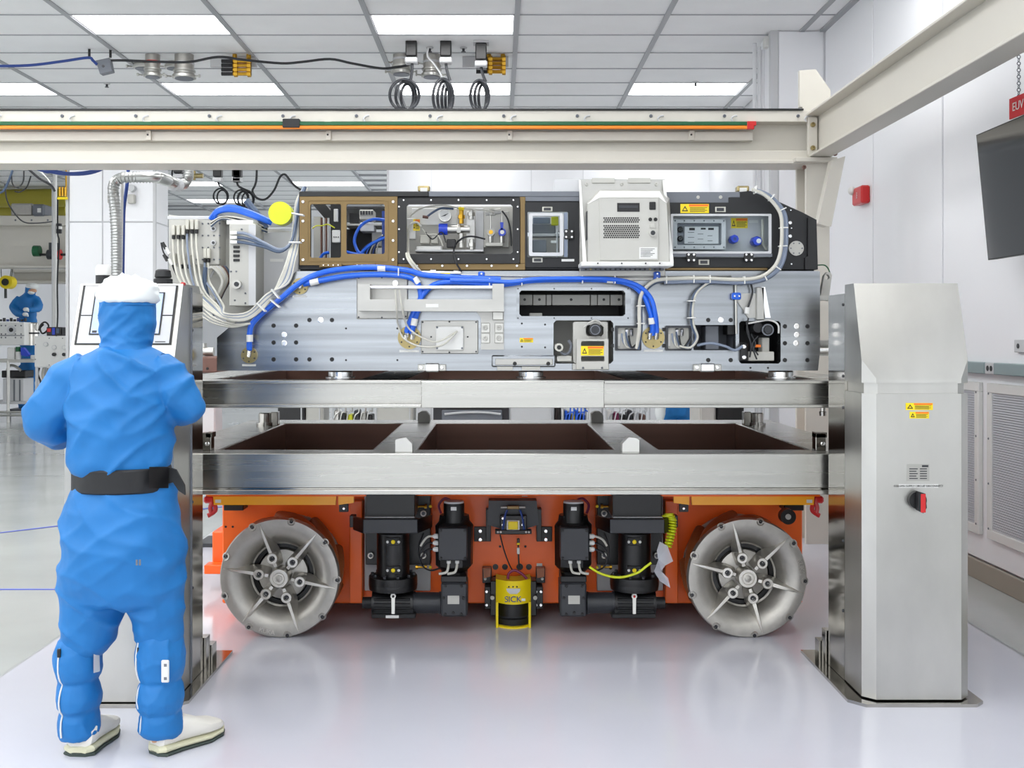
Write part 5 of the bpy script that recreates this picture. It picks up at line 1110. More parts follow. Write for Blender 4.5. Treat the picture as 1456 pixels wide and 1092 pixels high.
# ================================================================ OVERHEAD SERVICES
dS = 10.5
def nozzle(px, py, d, r, lab, grp, dz=.0, m='cast_metal'):
    t = thing('pipe_nozzle', lab, 'nozzle', (X(px, d), d, CEIL-.3), grp)
    x = X(px, d); z = Z(py, d)
    ob('pipe', B().cyl((x, d, CEIL-.002), (x, d, z+.05), r*.8, n=20), m, t)
    ob('flange', B().lathe((x, d, z), (0,0,1), [(r*.75,0),(r,.006),(r,.03),(r*.85,.045),(r*.85,.06),(r*.95,.065),(r*.95,.08),(r*.8,.085)], 24), 'steel', t)
    ob('end_cap', B().lathe((x, d, z-.004), (0,0,1), [(r*.78,0),(r*.78,.01)], 24), 'mid_grey', t)
    for k in (-1, 1): ob('clamp_bolt', B().cyl((x+k*r, d-.03, z+.015), (x+k*r*1.35, d-.05, z+.015), .008, n=8).lathe((x+k*r*1.35, d-.05, z+.015), (k,0,0), [(.015,0),(.015,.015)], 8), 'steel', t)
    ob('band', B().lathe((x, d, z+.13), (0,0,1), [(r*.84,0),(r*.84,.02)], 20), 'red' if 'red' in lab else 'light_grey', t)
    return t
g = 'capped ceiling pipe nozzles'
nozzle(204, 98, dS+.25, .10, 'capped steel pipe nozzle with red band hanging leftmost from the ceiling', g); nozzle(217, 110, dS-.05, .085, 'lower capped steel nozzle in front of the red banded one', g)
nozzle(249, 98, dS+.25, .10, 'capped steel ceiling nozzle, back one of the pair near the brass valves', g); nozzle(262, 112, dS-.05, .11, 'capped steel ceiling nozzle, front one of the pair near the brass valves', g)
nozzle(570, 92, dS+.25, .10, 'steel nozzle above the left hanging cable coil, rear one', g); nozzle(571, 106, dS-.05, .10, 'steel nozzle above the left hanging cable coil, front one', g)
nozzle(616, 94, dS+.25, .10, 'steel nozzle above the middle hanging cable coil, rear one', g); nozzle(614, 110, dS-.05, .10, 'steel nozzle above the middle hanging cable coil, front one', g)
def valve(px, py, d, lab, grp, n=4):
    t = thing('valve_manifold', lab, 'valve', P(px, py, d), grp)
    ob('mount_plate', B().box(X(px-40,d), X(px+26,d), d+.1, d+.14, CEIL-.10, CEIL-.005), 'light_grey', t)
    for k in range(n):
        y = py-8+7.5*k*.8+ (0)
        z = Z(y, d)
        ob('valve_body', B().cyl(P(px-4, y, d), P(px+22, y, d), .018, n=10).cyl(P(px-2, y, d), P(px+3, y, d), .03, n=6).cyl(P(px+17, y, d), P(px+22, y, d), .03, n=6), 'brass', t)
        ob('valve_handle', B().cyl(P(px-20, y, d-.01), P(px-4, y, d-.01), .018, n=10), 'black', t)
    for kx in (-2, 18): ob('header_pipe', B().cyl((X(px+kx,d), d+.02, CEIL-.005), (X(px+kx,d), d+.02, Z(py+10,d)), .022, n=10), 'brass', t)
valve(335, 95, dS-.1, 'brass valve manifold with black handles on the ceiling at left', 'brass valves'); valve(697, 92, dS-.1, 'brass valve manifold with black handles on the ceiling by the right cable coil', 'brass valves')
t = thing('junction_box', 'grey tilted junction box hanging on the black cable near the ceiling', 'box', P(147, 104, 10.2))
ob('box', B().poly([P(136, 86, 10.2), P(155, 82, 10.2), P(159, 101, 10.2), P(142, 105, 10.2)], (0, .08, 0)), 'mid_grey', t); bolt(147, 94, 9.598, 2.2, t, 'dark_grey')
for px, py in ((127, 80), (157, 79)): ob('hanger', B().cyl((X(px,10.24), 10.24, CEIL-.002), P(px, py+3, 10.24), .012, n=8), 'black', t)
o = ob('power_cable', B().pt([(-20, 94), (40, 93), (90, 87), (125, 82), (132, 86), (138, 92)], 10.2, 2, 8), 'navy'); tag(o, 'dark blue cable strung below the ceiling at far left', 'cable')
o = ob('power_cable', B().pt([(158, 86), (180, 86), (230, 88), (270, 88), (310, 81), (345, 85), (400, 90), (430, 88), (469, 84), (500, 90), (540, 97), (560, 96), (585, 91), (590, 84)], 10.2, 1.8, 8), 'cable_black'); tag(o, 'black cable drooping across the ceiling between the nozzle groups', 'cable')
for px, py in ((152, 118), (611, 67), (659, 67), (989, 116)):
    d = (CEIL-EYE)*FPX/(HY-py)
    o = thing('sprinkler_head', 'small sprinkler head ' + {152:'left, below the grey junction box', 611:'between the left and middle cable plugs', 659:'between the middle and right cable plugs', 989:'right of centre by a light panel'}[px], 'sprinkler', (X(px,d), d, CEIL), 'ceiling sprinklers')
    ob('escutcheon', B().lathe((X(px,d), d, CEIL-.004), (0,0,-1), [(.035,0),(.03,.01)], 14), 'light_grey', o); ob('head', B().lathe((X(px,d), d, CEIL-.01), (0,0,-1), [(.012,0),(.012,.03),(.022,.032),(.022,.036)], 10), 'dark_grey', o)
def coil(px, py, d, r, pxtop, pytop, lab, grp, n=3, squash=1.0, m='dark_grey', th=2.1):
    t = thing('cable_coil', lab, 'cable coil', P(px, py+r, d), grp)
    u = P(pxtop, pytop, d)
    ob('plug', B().box(u.x-.05, u.x+.05, d-.05, d+.05, u.z-.09, u.z+.06, .008), 'black', t); ob('plug_collar', B().box(u.x-.056, u.x+.056, d-.056, d+.056, u.z-.15, u.z-.1, .01), 'light_grey', t)
    ob('ceiling_plate', B().box(u.x-.07, u.x+.07, d-.07, d+.07, u.z+.06, u.z+.075), 'light_grey', t)
    ob('stem', B().cyl((u.x, d, u.z+.07), (u.x, d, CEIL), .012, n=8), 'light_grey', t)
    ob('drop', B().pt([(pxtop, pytop+12), (pxtop+1, (pytop+py-r)/2+8), (px+r*.3, py-r*.9)], d, th, 8), m, t)
    for k in range(n):
        rr_ = r*(1-.08*k); sx = squash*(1-.25*k*(squash < 1))
        ob('loop', B().pt([(px+(k-1)*2+rr_*sx*math.cos(a*PI/10), py+k*1.5+rr_*math.sin(a*PI/10), d+.03*k+.02*math.sin(a)) for a in range(21)], d, th, 8, 2), m, t)
    return t
g = 'cable coils hanging over the crane beam'
coil(577, 135, 10.0, 22, 585, 67, 'left grey-black cable coil hanging from a ceiling plug', g, 3, .95); coil(632, 138, 10.0, 26, 634, 67, 'middle grey-black cable coil hanging from a ceiling plug', g, 4, .55); coil(684, 136, 10.0, 22, 684, 72, 'right grey-black cable coil hanging from a ceiling plug', g, 3, .6)
o = ob('silver_wire', B().pt([(609, 68), (608, 80), (618, 92), (628, 108), (634, 125)], 10.05, 1.4, 6), 'light_grey'); tag(o, 'thin silver cable joining the middle cable coil', 'cable')
# farther services seen below the crane beam
g = 'distant cable loops'
for px, py, r, pt_ in ((316, 279, 11, 310), (345, 281, 11, 337), (352, 283, 12, 338), (259, 246, 13, 254)):
    coil(px, py, 13.2, r, pt_, 241 if px > 300 else 236, {316:'black cable ring over the interface cabinet', 345:'left of two overlapping black cable loops over the blue hoses', 352:'right of two overlapping black cable loops over the blue hoses', 259:'black cable coil at the end of the silver duct'}[px], g, 2, .95, 'cable_black', 1.2)
t = ob('hanging_cable', B().pt([(366, 163), (365, 245), (363, 262), (359, 272), (366, 282), (378, 283), (390, 270), (398, 252), (405, 248), (412, 256), (420, 265), (428, 270)], 13.2, 1.6, 8), 'cable_black'); tag(t, 'black cable looping down to the top of the laser module', 'cable')
t = thing('pipe_rack', 'distant steel pipe fittings below the crane beam at the duct end', 'pipe fitting', P(265, 240, 13.9)); ob('rail', B().cyl(P(225, 239, 13.9), P(385, 240, 13.9), .012, n=8), 'light_grey', t)
for px in (228, 300, 383): ob('hanger_rod', B().cyl((X(px,12), 13.9, Z(239.5,13.9)), (X(px,13.9), 13.9, CEIL), .008, n=6), 'light_grey', t)
ob('fitting', B().cyl(P(262, 232, 13.9), P(264, 256, 13.9), .06, n=14), 'steel', t); ob('fitting', B().cyl(P(273, 250, 13.9), P(289, 250, 13.9), .03, n=12).cyl(P(276, 243, 13.9), P(276, 256, 13.9), .02, n=8), 'bronze_disc', t)
# flexible silver duct
pts = [P(*p) for p in ((166, 740.5, 8.6), (166, 600, 8.6), (166, 470, 8.6), (166, 400, 8.6), (165.5, 330, 8.6), (163, 290, 8.6), (161, 270, 8.6), (164, 258, 8.6), (174, 252.5, 8.6), (190, 252, 8.6), (222, 252, 8.6), (240, 257, 8.8), (253, 263, 9.2), (262, 262, 9.4), (268, 252, 9.4), (268, 236, 9.4))]
b_ = B(); b_.tube(pts, .04, 14, 5); fd = thing('flexible_duct', 'silver corrugated flexible duct bending down in front of the pillar', 'duct', P(166, 740, 8.6))
ob('sleeve', b_, 'duct_silver', fd)
q = B(); cu_ = []
for i in range(len(pts)-1):
    L_ = (pts[i+1]-pts[i]).length; n = max(1, int(L_/.022))
    for k in range(n): q.lathe(pts[i].lerp(pts[i+1], k/n), (pts[i+1]-pts[i]), [(.039,-.004),(.046,0),(.039,.004)], 12)
o = ob('corrugation', q, 'duct_silver', fd); o['kind'] = 'stuff'
ob('tape_band', B().cyl(P(246, 262, 9.0), P(253, 263, 9.15), .055, n=14), 'light_grey', fd)
o = ob('blue_line', B().pt([(182, 234), (182, 250), (179, 275), (176, 300), (175, 350), (174, 420), (174, 470)], 8.75, 2.6, 8), 'navy'); tag(o, 'dark blue tube hanging beside the silver duct', 'tube')
o = ob('white_line', B().pt([(174, 258), (173, 330), (172, 400), (172, 470)], 8.68, 2, 8), 'white_plastic'); tag(o, 'thin white tube between the silver duct and the blue tube', 'tube')
for k, (px, lb2) in enumerate(((157.5, 'left'), (186, 'right'))):
    t = thing('wall_light', 'small emergency lamp on the pillar, %s of the silver duct' % lb2, 'lamp', P(px, 285, pd-.05)); ob('box', B().pb(px-5, 276, px+5, 289, pd-.08, .07, .01), 'beige_grey', t); ob('lamp_head', B().pc(px, 267, pd-.1, 5, .08, 16), 'light_grey', t)
for k in range(2):
    o = ob('sagging_tube', B().pt([(44+8*k, 170), (50+8*k, 236), (75, 242+3*k), (100, 246+2*k), (130, 243+3*k), (153, 235), (158, 215)], 7.96+.05*k, 1.6+.4*k, 8), 'navy'); tag(o, ['upper', 'lower'][k]+' of two dark blue tubes sagging under the crane beam', 'tube')

# ================================================================ PEOPLE
def cloth(name, b, vox, m, parent, amp=.006, sc=(9, 9, 5), smooth=3, origin=None, seed=0, label=None):
    me = bpy.data.meshes.new('tmp'); me.from_pydata(b.v, [], b.f)
    bm = bmesh.new(); bm.from_mesh(me); bmesh.ops.recalc_face_normals(bm, faces=bm.faces[:]); bm.to_mesh(me); bm.free()
    o = bpy.data.objects.new('tmp', me); C.objects.link(o)
    r = o.modifiers.new('r', 'REMESH'); r.mode = 'VOXEL'; r.voxel_size = vox
    s = o.modifiers.new('s', 'SMOOTH'); s.iterations = smooth; s.factor = .6
    dg = bpy.context.evaluated_depsgraph_get(); m2 = bpy.data.meshes.new_from_object(o.evaluated_get(dg))
    bpy.data.objects.remove(o)
    n0 = [v.normal.copy() for v in m2.vertices]
    for v, nn in zip(m2.vertices, n0):
        if not amp: break
        p = Vector((v.co.x*sc[0]+seed, v.co.y*sc[1], v.co.z*sc[2]))
        s_ = Vector(((v.co.x+v.co.z*.7)*sc[0]*.55+seed*2, v.co.y*sc[1]*.6, (v.co.z-v.co.x*.7)*sc[2]*1.5))
        t_ = Vector(((v.co.x-v.co.z*.6)*sc[0]*.6+seed*3, v.co.y*sc[1]*.6, (v.co.z+v.co.x*.6)*sc[2]*1.4))
        rg_ = lambda q: (1-min(1, abs(noise.noise(q))*2.2))**2      # sharp creases between soft panels
        a = .9*noise.noise(p*.8)+1.6*rg_(s_)*max(0, noise.noise(p*.5+Vector((9, 0, 3)))+.4)+1.6*rg_(t_)*max(0, noise.noise(p*.5+Vector((1, 7, 5)))+.4)+.25*noise.noise(p*3)-.2
        v.co += nn*amp*a
    c = [sum(v.co[i] for v in m2.vertices)/len(m2.vertices) for i in (0, 1, 2)]; c[2] = min(v.co.z for v in m2.vertices)
    for v in m2.vertices: v.co -= Vector(c)
    m2.name = name; m2.materials.clear(); m2.materials.append(M_(m)); m2.polygons.foreach_set('use_smooth', [True]*len(m2.polygons))
    q = bpy.data.objects.new(name, m2); link(q, parent, c)
    if label: q['label'] = label
    return q
dO = 3.80; K = dO/FPX
def RG(py, x0, x1, ry, dy=0): return (X((x0+x1)/2, dO), dO+dy, Z(py, dO), (x1-x0)/2*K, ry)
pr = thing('person', 'cleanroom operator in blue suit and white cap standing at the touchscreen console', 'person', (X(175, dO), dO, 0))
# body with head, arms and gloved hands (mostly under the suit)
bd = B().loft([RG(835, 130, 215, .08), RG(760, 108, 240, .11), RG(690, 112, 236, .10), RG(600, 112, 234, .10), RG(540, 118, 232, .09), RG(510, 140, 218, .06), RG(495, 160, 198, .05), RG(470, 152, 206, .075, .015), RG(440, 148, 210, .085, .02), RG(410, 155, 203, .075, .015), RG(400, 168, 190, .04, .01)], 20)
LH = P(128, 585, 4.12); RH = P(232, 560, 4.12)
for sgn, sh, el, ha in ((-1, P(120, 535, dO), P(72, 596, dO+.02), LH), (1, P(230, 535, dO), P(258, 574, dO+.02), RH)):
    bd.tube([sh, el, el.lerp(ha, .6), ha], .04, 10, 4, [.055, .045, .038, .03])
for cx, y1 in ((112, 1056), (228, 1054)):
    bd.tube([P(134 if cx < 150 else 218, 820, dO), P(126 if cx < 150 else 224, 890, dO), P(cx, 930, dO), P(cx, 990, dO), P(cx, y1, dO)], .05, 12, 4, [.075, .055, .045, .04, .035])
cloth('body', bd, .014, 'skin', pr, 0, smooth=2)
for nm, ha, sg2 in (('glove', LH, 1), ('glove', RH, -1)):
    gl = B().ell(ha+Vector((0, .035, 0)), .042, .05, .022, 14)
    for k in range(4):
        bx_ = ha+Vector((sg2*(-.03+.02*k), .07, .0)); L_ = (.055, .07, .075, .06)[k]
        gl.tube([bx_-Vector((0, .03, 0)), bx_+Vector((0, L_*.5, .006)), bx_+Vector((0, L_, -.012))], .009, 8, 3, [.0105, .0095, .008])
    gl.tube([ha+Vector((sg2*.035, .02, 0)), ha+Vector((sg2*.058, .05, .004)), ha+Vector((sg2*.06, .075, -.006))], .01, 8, 3, [.012, .0105, .009])
    cloth(nm, gl, .005, 'cloth_white', pr, .0006, smooth=1)
# suit
jk = B().loft([RG(498, 146, 212, .075, .0), RG(507, 128, 228, .095), RG(520, 108, 244, .115), RG(540, 100, 250, .13), RG(570, 99, 247, .14), RG(610, 101, 246, .145), RG(640, 99, 246, .148), RG(655, 98, 247, .15), RG(663, 101, 244, .145), RG(672, 108, 238, .135)], 28)
jk.tube([P(128, 530, dO), P(100, 548, dO), P(70, 592, dO-.01), P(64, 604, dO+.02), P(78, 606, dO+.11), P(100, 600, dO+.2), P(122, 590, dO+.28)], .08, 16, 5, [.075, .082, .075, .066, .078, .066, .045])
jk.ell(P(74, 614, dO+.03), .066, .075, .042, 16)
jk.tube([P(222, 530, dO), P(240, 542, dO), P(258, 562, dO-.01), P(262, 575, dO+.02), P(256, 578, dO+.11), P(246, 570, dO+.2), P(236, 562, dO+.28)], .08, 16, 5, [.075, .08, .07, .066, .07, .06, .045])
jk.ell(P(262, 583, dO+.03), .058, .07, .045, 16)
cloth('smock', jk, .008, 'cloth_blue', pr, .017, (5, 5, 7), 3, seed=1)
tz = B().loft([RG(688, 106, 240, .125), RG(700, 101, 244, .135), RG(725, 96, 250, .155), RG(760, 92, 255, .17), RG(800, 91, 258, .175), RG(830, 92, 257, .165), RG(850, 96, 254, .14), RG(858, 105, 246, .11)], 28)
tz.tube([P(134, 810, dO), P(133, 850, dO), P(130, 880, dO), P(122, 905, dO), P(113, 922, dO)], .1, 18, 4, [.11, .108, .1, .082, .062])
tz.tube([P(216, 810, dO), P(219, 850, dO), P(224, 885, dO), P(228, 905, dO), P(229, 916, dO)], .1, 18, 4, [.11, .098, .085, .078, .068])
cloth('trousers', tz, .008, 'cloth_blue', pr, .0105, (5.5, 5.5, 6.0), 4, seed=5)
for cx, rg in ((112, ((906,24),(914,29),(930,32),(948,32),(960,29),(966,25),(974,28),(990,31),(1003,29),(1009,25),(1016,27),(1028,28),(1040,27),(1048,24))), (228, ((900,28),(908,31),(925,34),(945,34),(958,31),(966,27),(974,31),(990,33),(1003,30),(1010,26),(1017,27),(1026,28),(1036,28),(1045,24)))):
    gt = B().loft([(X(cx, dO), dO, Z(y, dO), r*K, r*K*1.1) for y, r in rg], 24)
    go = cloth('gaiter', gt, .006, 'cloth_blue', pr, .005, (18, 18, 7), 1, seed=cx)
    zx = -.55 if cx < 150 else -.8
    ob('zip', B().tube([(X(cx, dO)+r*K*zx*.98+.0, dO-r*K*1.1*math.sqrt(1-zx*zx)-.004, Z(y, dO)) for y, r in rg[1:-1]], .003, 6, 2), 'white_plastic', go)
    ob('zip_pull', B().box(X(cx, dO)+29*K*zx-.006, X(cx, dO)+29*K*zx+.006, dO-30*K*1.1*math.sqrt(1-zx*zx)-.012, dO-30*K*1.1*math.sqrt(1-zx*zx)-.002, Z(926, dO), Z(914, dO), .002), 'black', go)
    if cx > 150:
        bg_ = ob('badge', B().pb(229, 939, 240, 971, dO-.098, .008, .003), 'white_plastic', go)
        for yy in (944, 963): ob('badge_print', B().pb(233, yy, 237, yy+4, dO-.0995, .002), 'mid_grey', go)
    else: ob('badge', B().poly([P(133, 925, dO-.06), P(140, 925, dO-.03), P(141, 955, dO-.03), P(133, 957, dO-.06)], (0, .008, 0)), 'white_plastic', go)
# head
hd = B().loft([RG(507, 136, 220, .10), RG(500, 142, 215, .09), RG(490, 146, 211, .085, .01), RG(478, 143, 213, .09, .02), RG(460, 141, 215, .105, .03), RG(440, 140, 216, .115, .03), RG(422, 142, 215, .115, .03), RG(408, 150, 208, .1, .03), RG(400, 165, 192, .06, .03)], 24)
cloth('hood', hd, .007, 'cloth_blue', pr, .007, (8, 8, 13), 2, seed=9)
ca = B().loft([RG(431, 143, 215, .115, .03), RG(427, 138, 219, .125, .03), RG(418, 136, 220, .128, .03), RG(408, 139, 217, .122, .03), RG(399, 148, 207, .1, .03), RG(393, 163, 193, .05, .03)], 24)
cloth('cap', ca, .007, 'cloth_white', pr, .006, (14, 14, 30), 1, seed=4)
ob('hood_seam', B().loft([RG(434, 140.5, 215.5, .117, .03), RG(431.5, 140.5, 215.5, .117, .03)], 24), 'cloth_blue', pr)
bl = ob('belt', B().loft([RG(696, 105.5, 241, .138), RG(694, 104.5, 242, .142), RG(665, 105, 242, .145), RG(662, 106, 241, .14)], 40), 'black_matte', pr)
ob('belt_tail', B().poly([P(238, 664, dO-.03), P(250, 668, dO-.03), P(262, 690, dO-.05), P(263, 704, dO-.05), P(254, 698, dO-.04), P(246, 686, dO-.04), P(238, 688, dO-.03)], (0, .012, 0)), 'black_matte', pr)
ob('belt_patch', B().poly([P(212, 664, dO-.122), P(239, 664, dO-.045), P(239, 694, dO-.045), P(212, 694, dO-.122)], (0, .006, 0)), 'black', bl)
ob('belt_logo', B().poly([P(107, 683.5, dO-.055), P(126, 683, dO-.128), P(126, 686.5, dO-.128), P(107, 689.5, dO-.055)], (0, .004, 0)).poly([P(112, 680.5, dO-.095), P(126, 681, dO-.128), P(126, 682, dO-.128), P(112, 682.5, dO-.095)], (0, .004, 0)), 'label_orange', bl)
ob('trouser_logo', B().pb(193, 796, 195.5, 804, dO-.182, .003).pb(197.5, 796, 200, 804, dO-.182, .003), 'mid_grey', pr)
def shoe(heel, ang, L=.27, wd=.095):
    u = Vector((math.cos(ang), math.sin(ang), 0)); t = Vector((-math.sin(ang), math.cos(ang), 0))
    def sec(rows, n=16):
        vs_ = []; fs_ = []
        for s, hw, z0, z1 in rows:
            for k in range(n):
                a = 2*PI*k/n; ca_, sa_ = math.cos(a), math.sin(a)
                q = abs(ca_)**.7*(1 if ca_ > 0 else -1); w_ = abs(sa_)**.7*(1 if sa_ > 0 else -1)
                vs_.append(heel+u*s*L+t*hw*q+Vector((0, 0, (z0+z1)/2+(z1-z0)/2*w_)))
        for i in range(len(rows)-1): fs_ += [(i*n+k, i*n+(k+1) % n, (i+1)*n+(k+1) % n, (i+1)*n+k) for k in range(n)]
        fs_ += [tuple(range(n)), tuple(len(vs_)-n+k for k in range(n))]
        return B().add(vs_, fs_)
    h = wd/2
    up = sec([(-.01, h*.5, .03, .07), (.02, h*.8, .03, .10), (.12, h*.92, .03, .115), (.3, h*.9, .03, .12), (.5, h*.98, .03, .105), (.7, h*1.08, .03, .08), (.88, h*.95, .03, .07), (.98, h*.6, .03, .058), (1.01, h*.25, .035, .05)])
    s0 = ob('shoe', up, 'shoe_white', pr)
    ob('midsole', sec([(-.03, h*.55, .012, .035), (.03, h*.95, .012, .042), (.3, h*.95, .014, .036), (.7, h*1.15, .012, .034), (.95, h*.8, .014, .036), (1.03, h*.35, .016, .036)]), 'sole_cream', s0)
    ob('outsole', sec([(-.03, h*.5, .0, .018), (.03, h*.98, .0, .018), (.3, h*.98, .002, .018), (.7, h*1.18, .0, .018), (.95, h*.82, .002, .02), (1.04, h*.36, .008, .022)]), 'sole_dark', s0)
    ob('heel_logo', B().poly([heel+Vector((-.018, -.002, .085))+u*-.006, heel+Vector((.018, -.002, .085))+u*-.006, heel+Vector((.016, 0, .1)), heel+Vector((-.016, 0, .1))], (0, -.004, 0)), 'label_orange', s0)
    return s0
shoe(Vector((X(113, 3.77), 3.76, 0)), math.radians(86), .25, .115); shoe(Vector((X(222, 3.78), 3.775, 0)), math.radians(52), .265, .11)

# second worker far left, on a platform behind the vacuum bench
d2 = 19.6; K2 = d2/FPX
p2 = thing('person', 'distant worker in blue smock and white cap bending over the vacuum bench', 'person', P(38, 470, d2))
R2_ = lambda py, x0, x1, ry, dy=0: (X((x0+x1)/2, d2), d2+dy, Z(py, d2), (x1-x0)/2*K2, ry)
zp = .75
b_ = B().loft([R2_(540, 28, 48, .1, .1), R2_(500, 26, 52, .12, .1), R2_(460, 27, 51, .13, .03), R2_(435, 27, 51, .13, 0), R2_(420, 31, 49, .1, -.03), R2_(417, 38, 48, .07, -.05), R2_(412, 39, 49, .09, -.08)], 18)
b_.ell(P(44, 412, d2-.1), .095, .11, .12, 14)
b_.tube([P(29, 424, d2), P(19, 437, d2-.1), P(26, 446, d2-.3), P(34, 447, d2-.4)], .05, 10, 4, [.08, .075, .06, .04]); b_.tube([P(50, 424, d2), P(55, 436, d2-.1), P(46, 441, d2-.3), P(38, 439, d2-.4)], .05, 10, 4, [.08, .075, .06, .04])
b_.tube([P(33, 520, d2+.1), P(33, 580, d2+.1)], .08, 10, 1); b_.tube([P(43, 520, d2+.1), P(43, 580, d2+.1)], .08, 10, 1)
cloth('smock', b_, .025, 'cloth_blue', p2, .01, (5, 5, 7), 2)
cloth('cap', B().ell(P(46, 407.5, d2-.1), .12, .13, .065, 14), .02, 'cloth_white', p2, .004); ob('face', B().ell(P(46, 413.5, d2-.15), .075, .075, .04, 12), 'skin', p2)
ob('mask', B().ell(P(44.5, 416, d2-.17), .06, .06, .035, 12), 'cloth_white', p2)
for hx, hy in ((36, 447), (37, 440)): cloth('glove', B().ell(P(hx, hy, d2-.42), .055, .06, .04, 10).tube([P(hx, hy, d2-.42), P(hx+4, hy+1, d2-.5)], .015, 6, 1).tube([P(hx, hy+1.5, d2-.42), P(hx+4, hy+3, d2-.5)], .015, 6, 1), .015, 'cloth_white', p2, 0)
pf = thing('work_platform', 'low grey work platform under the distant worker', 'platform', (X(38, d2), d2+.2, 0))
zpl = Z(580, d2)-.012
ob('deck', B().box(X(15,d2), X(62,d2), d2-.15, d2+.6, zpl-.04, zpl), 'mid_grey', pf)
for xx in (X(16,d2), X(61,d2)-.04):
    for yy in (d2-.14, d2+.55): ob('leg', B().box(xx, xx+.04, yy, yy+.04, 0, zpl-.04), 'mid_grey', pf)

# ================================================================ LEFT BACKGROUND
dB_ = 20.5
for k, (y0, y1, d, lb2) in enumerate(((307, 381, 18.5, 'far cream crane beam at left with a box lying on top'), (383, 403, 21.5, 'lower far cream crane beam at left carrying the yellow hoist'))):
    t = thing('far_crane_beam', lb2, 'crane beam', P(40, y1, d)); xa, xb = X(-60, d), X(150, d)
    ob('top_flange', B().box(xa, xb, d-.05, d+.3, Z(y0+ (14 if k == 0 else 4), d), Z(y0, d), .01), 'cream_paint', t); ob('web', B().box(xa, xb, d+.1, d+.14, Z(y1, d), Z(y0, d)), 'cream_paint', t); ob('bottom_flange', B().box(xa, xb, d-.04, d+.3, Z(y1, d), Z(y1-4, d), .01), 'cream_paint', t)
    if k == 0:
        for px in (22, 45, 68): bolt(px, 313, d-.05, 1.4, t, 'mid_grey')
t = thing('equipment_box', 'galvanised box with grey cover lying on the far crane beam', 'box', P(38, 307, 18.5)); ob('duct_box', B().pb(15, 289, 46, 307, 18.5, .5, .02), 'cast_metal', t); ob('cover', B().pb(45, 290, 63, 307, 18.4, .4, .03), 'mid_grey', t); ob('label', B().pb(53, 296, 58, 302, 18.39, .01), 'white_plastic', t)
o = ob('yellow_pipe', B().cyl(P(-40, 283, 19.6), P(96, 281, 19.6), .16, n=20), 'pipe_yellow'); tag(o, 'large yellow-green pipe running under the far ceiling', 'pipe')
o = ob('yellow_pipe', B().cyl(P(-40, 298, 19.9), P(96, 298, 19.9), .13, n=20), 'pipe_yellow'); tag(o, 'second yellow-green pipe lower behind the galvanised box', 'pipe')
o = thing('crane_motor', 'green and dark drive unit under the far crane beam', 'motor', P(70, 372, 18.3)); ob('body', B().cyl(P(68, 362, 18.3), P(86, 362, 18.3), .08, n=16), 'dark_grey', o); ob('gear', B().cyl(P(48, 357, 18.3), P(57, 357, 18.3), .09, n=14), 'green', o); ob('shaft', B().cyl(P(57, 362, 18.3), P(94, 362, 18.3), .02, n=8), 'black', o); ob('bracket', B().box(X(70,18.3), X(80,18.3), 18.28, 18.455, Z(362,18.3), Z(345,18.3)), 'dark_grey', o); ob('red_ring', B().cyl(P(84, 362, 18.3), P(86.5, 362, 18.3), .085, n=16), 'red', o)
hs = thing('chain_hoist', 'yellow chain hoist block hanging at the far left', 'hoist', P(8, 425, 20)); ob('block', B().pc(8, 401, 19.9, 9.5, .2, 24).pb(-1, 393, 17, 406, 19.92, .15, .03), 'yellow', hs); ob('face', B().pc(7, 401, 19.88, 5, .03, 18), 'black', hs); ob('hook', B().pt([(8, 408), (8, 416), (8, 424)], 19.95, 2, 8), 'black', hs)
for pth in ([(2, 396), (0, 345)], [(14, 396), (22, 347)], [(16, 396), (23.5, 347)]): ob('rope', B().pt(pth, 20, .6, 5, 1), 'dark_grey', hs)
o = thing('wall_alarm', 'dark red alarm box on the far wall beside the distant worker', 'alarm', P(37, 405, 26.9)); ob('box', B().pb(32.5, 395, 42, 405, 26.85, .12, .02), 'red', o); ob('lens', B().pb(34, 397, 37, 400, 26.82, .04), 'dim_brown', o)
dM = 16.3
mp = thing('service_mast', 'vertical white service mast with black cable left of the pillar', 'mast', (X(78, dM), dM, 0))
ob('mast', B().cyl(P(78, 617.5, dM), P(78, 225, dM), .03, n=12), 'white_plastic', mp); ob('side_rod', B().cyl(P(74.5, 600, dM), P(74.5, 262, dM), .011, n=8), 'light_grey', mp); ob('cable', B().pt([(82, 280), (82, 330), (84, 345), (81.5, 400), (82, 450), (80, 480)], dM-.05, 1.2, 6), 'cable_black', mp); ob('coupling', B().cyl(P(84, 318, dM), P(84, 332, dM), .04, n=10), 'black', mp); ob('coupling_band', B().cyl(P(84, 322, dM), P(84, 326, dM), .043, n=10), 'white_plastic', mp)
for k, (pth, m, lb2) in enumerate((([(36, 236), (55, 253), (72, 263), (78, 272)], 'cable_black', 'thick black cable slanting to the white mast'), ([(46, 236), (62, 248), (72, 260)], 'white_plastic', 'white cable slanting to the white mast'), ([(18, 242), (12, 258), (4, 272), (-10, 276)], 'cable_slate', 'dark blue-black cable bundle at the far left edge'), ([(16, 244), (18, 262), (26, 266), (33, 258), (34, 243)], 'cable_black', 'small black cable loop under the beam at far left'), ([(7, 262), (10, 285), (22, 305), (35, 316), (55, 317), (74, 315)], 'cable_black', 'black cable drooping to the white mast'), ([(44, 250), (38, 266), (28, 273), (21, 272)], 'cable_black', 'short black cable tail under the beam at far left'))):
    o = ob('hanging_cable', B().pt(pth, 12.2, 1.7 if k in (0, 2) else 1.0, 7), m); tag(o, lb2, 'cable')
o = thing('yellow_valves', 'yellow valve cluster beside the white mast', 'valve', P(88, 285, 13.25))
for k in range(3): ob('valve', B().cyl(P(85+4*k, 266, 13.25), P(85+4*k, 279, 13.25), .014, n=8), 'brass', o)
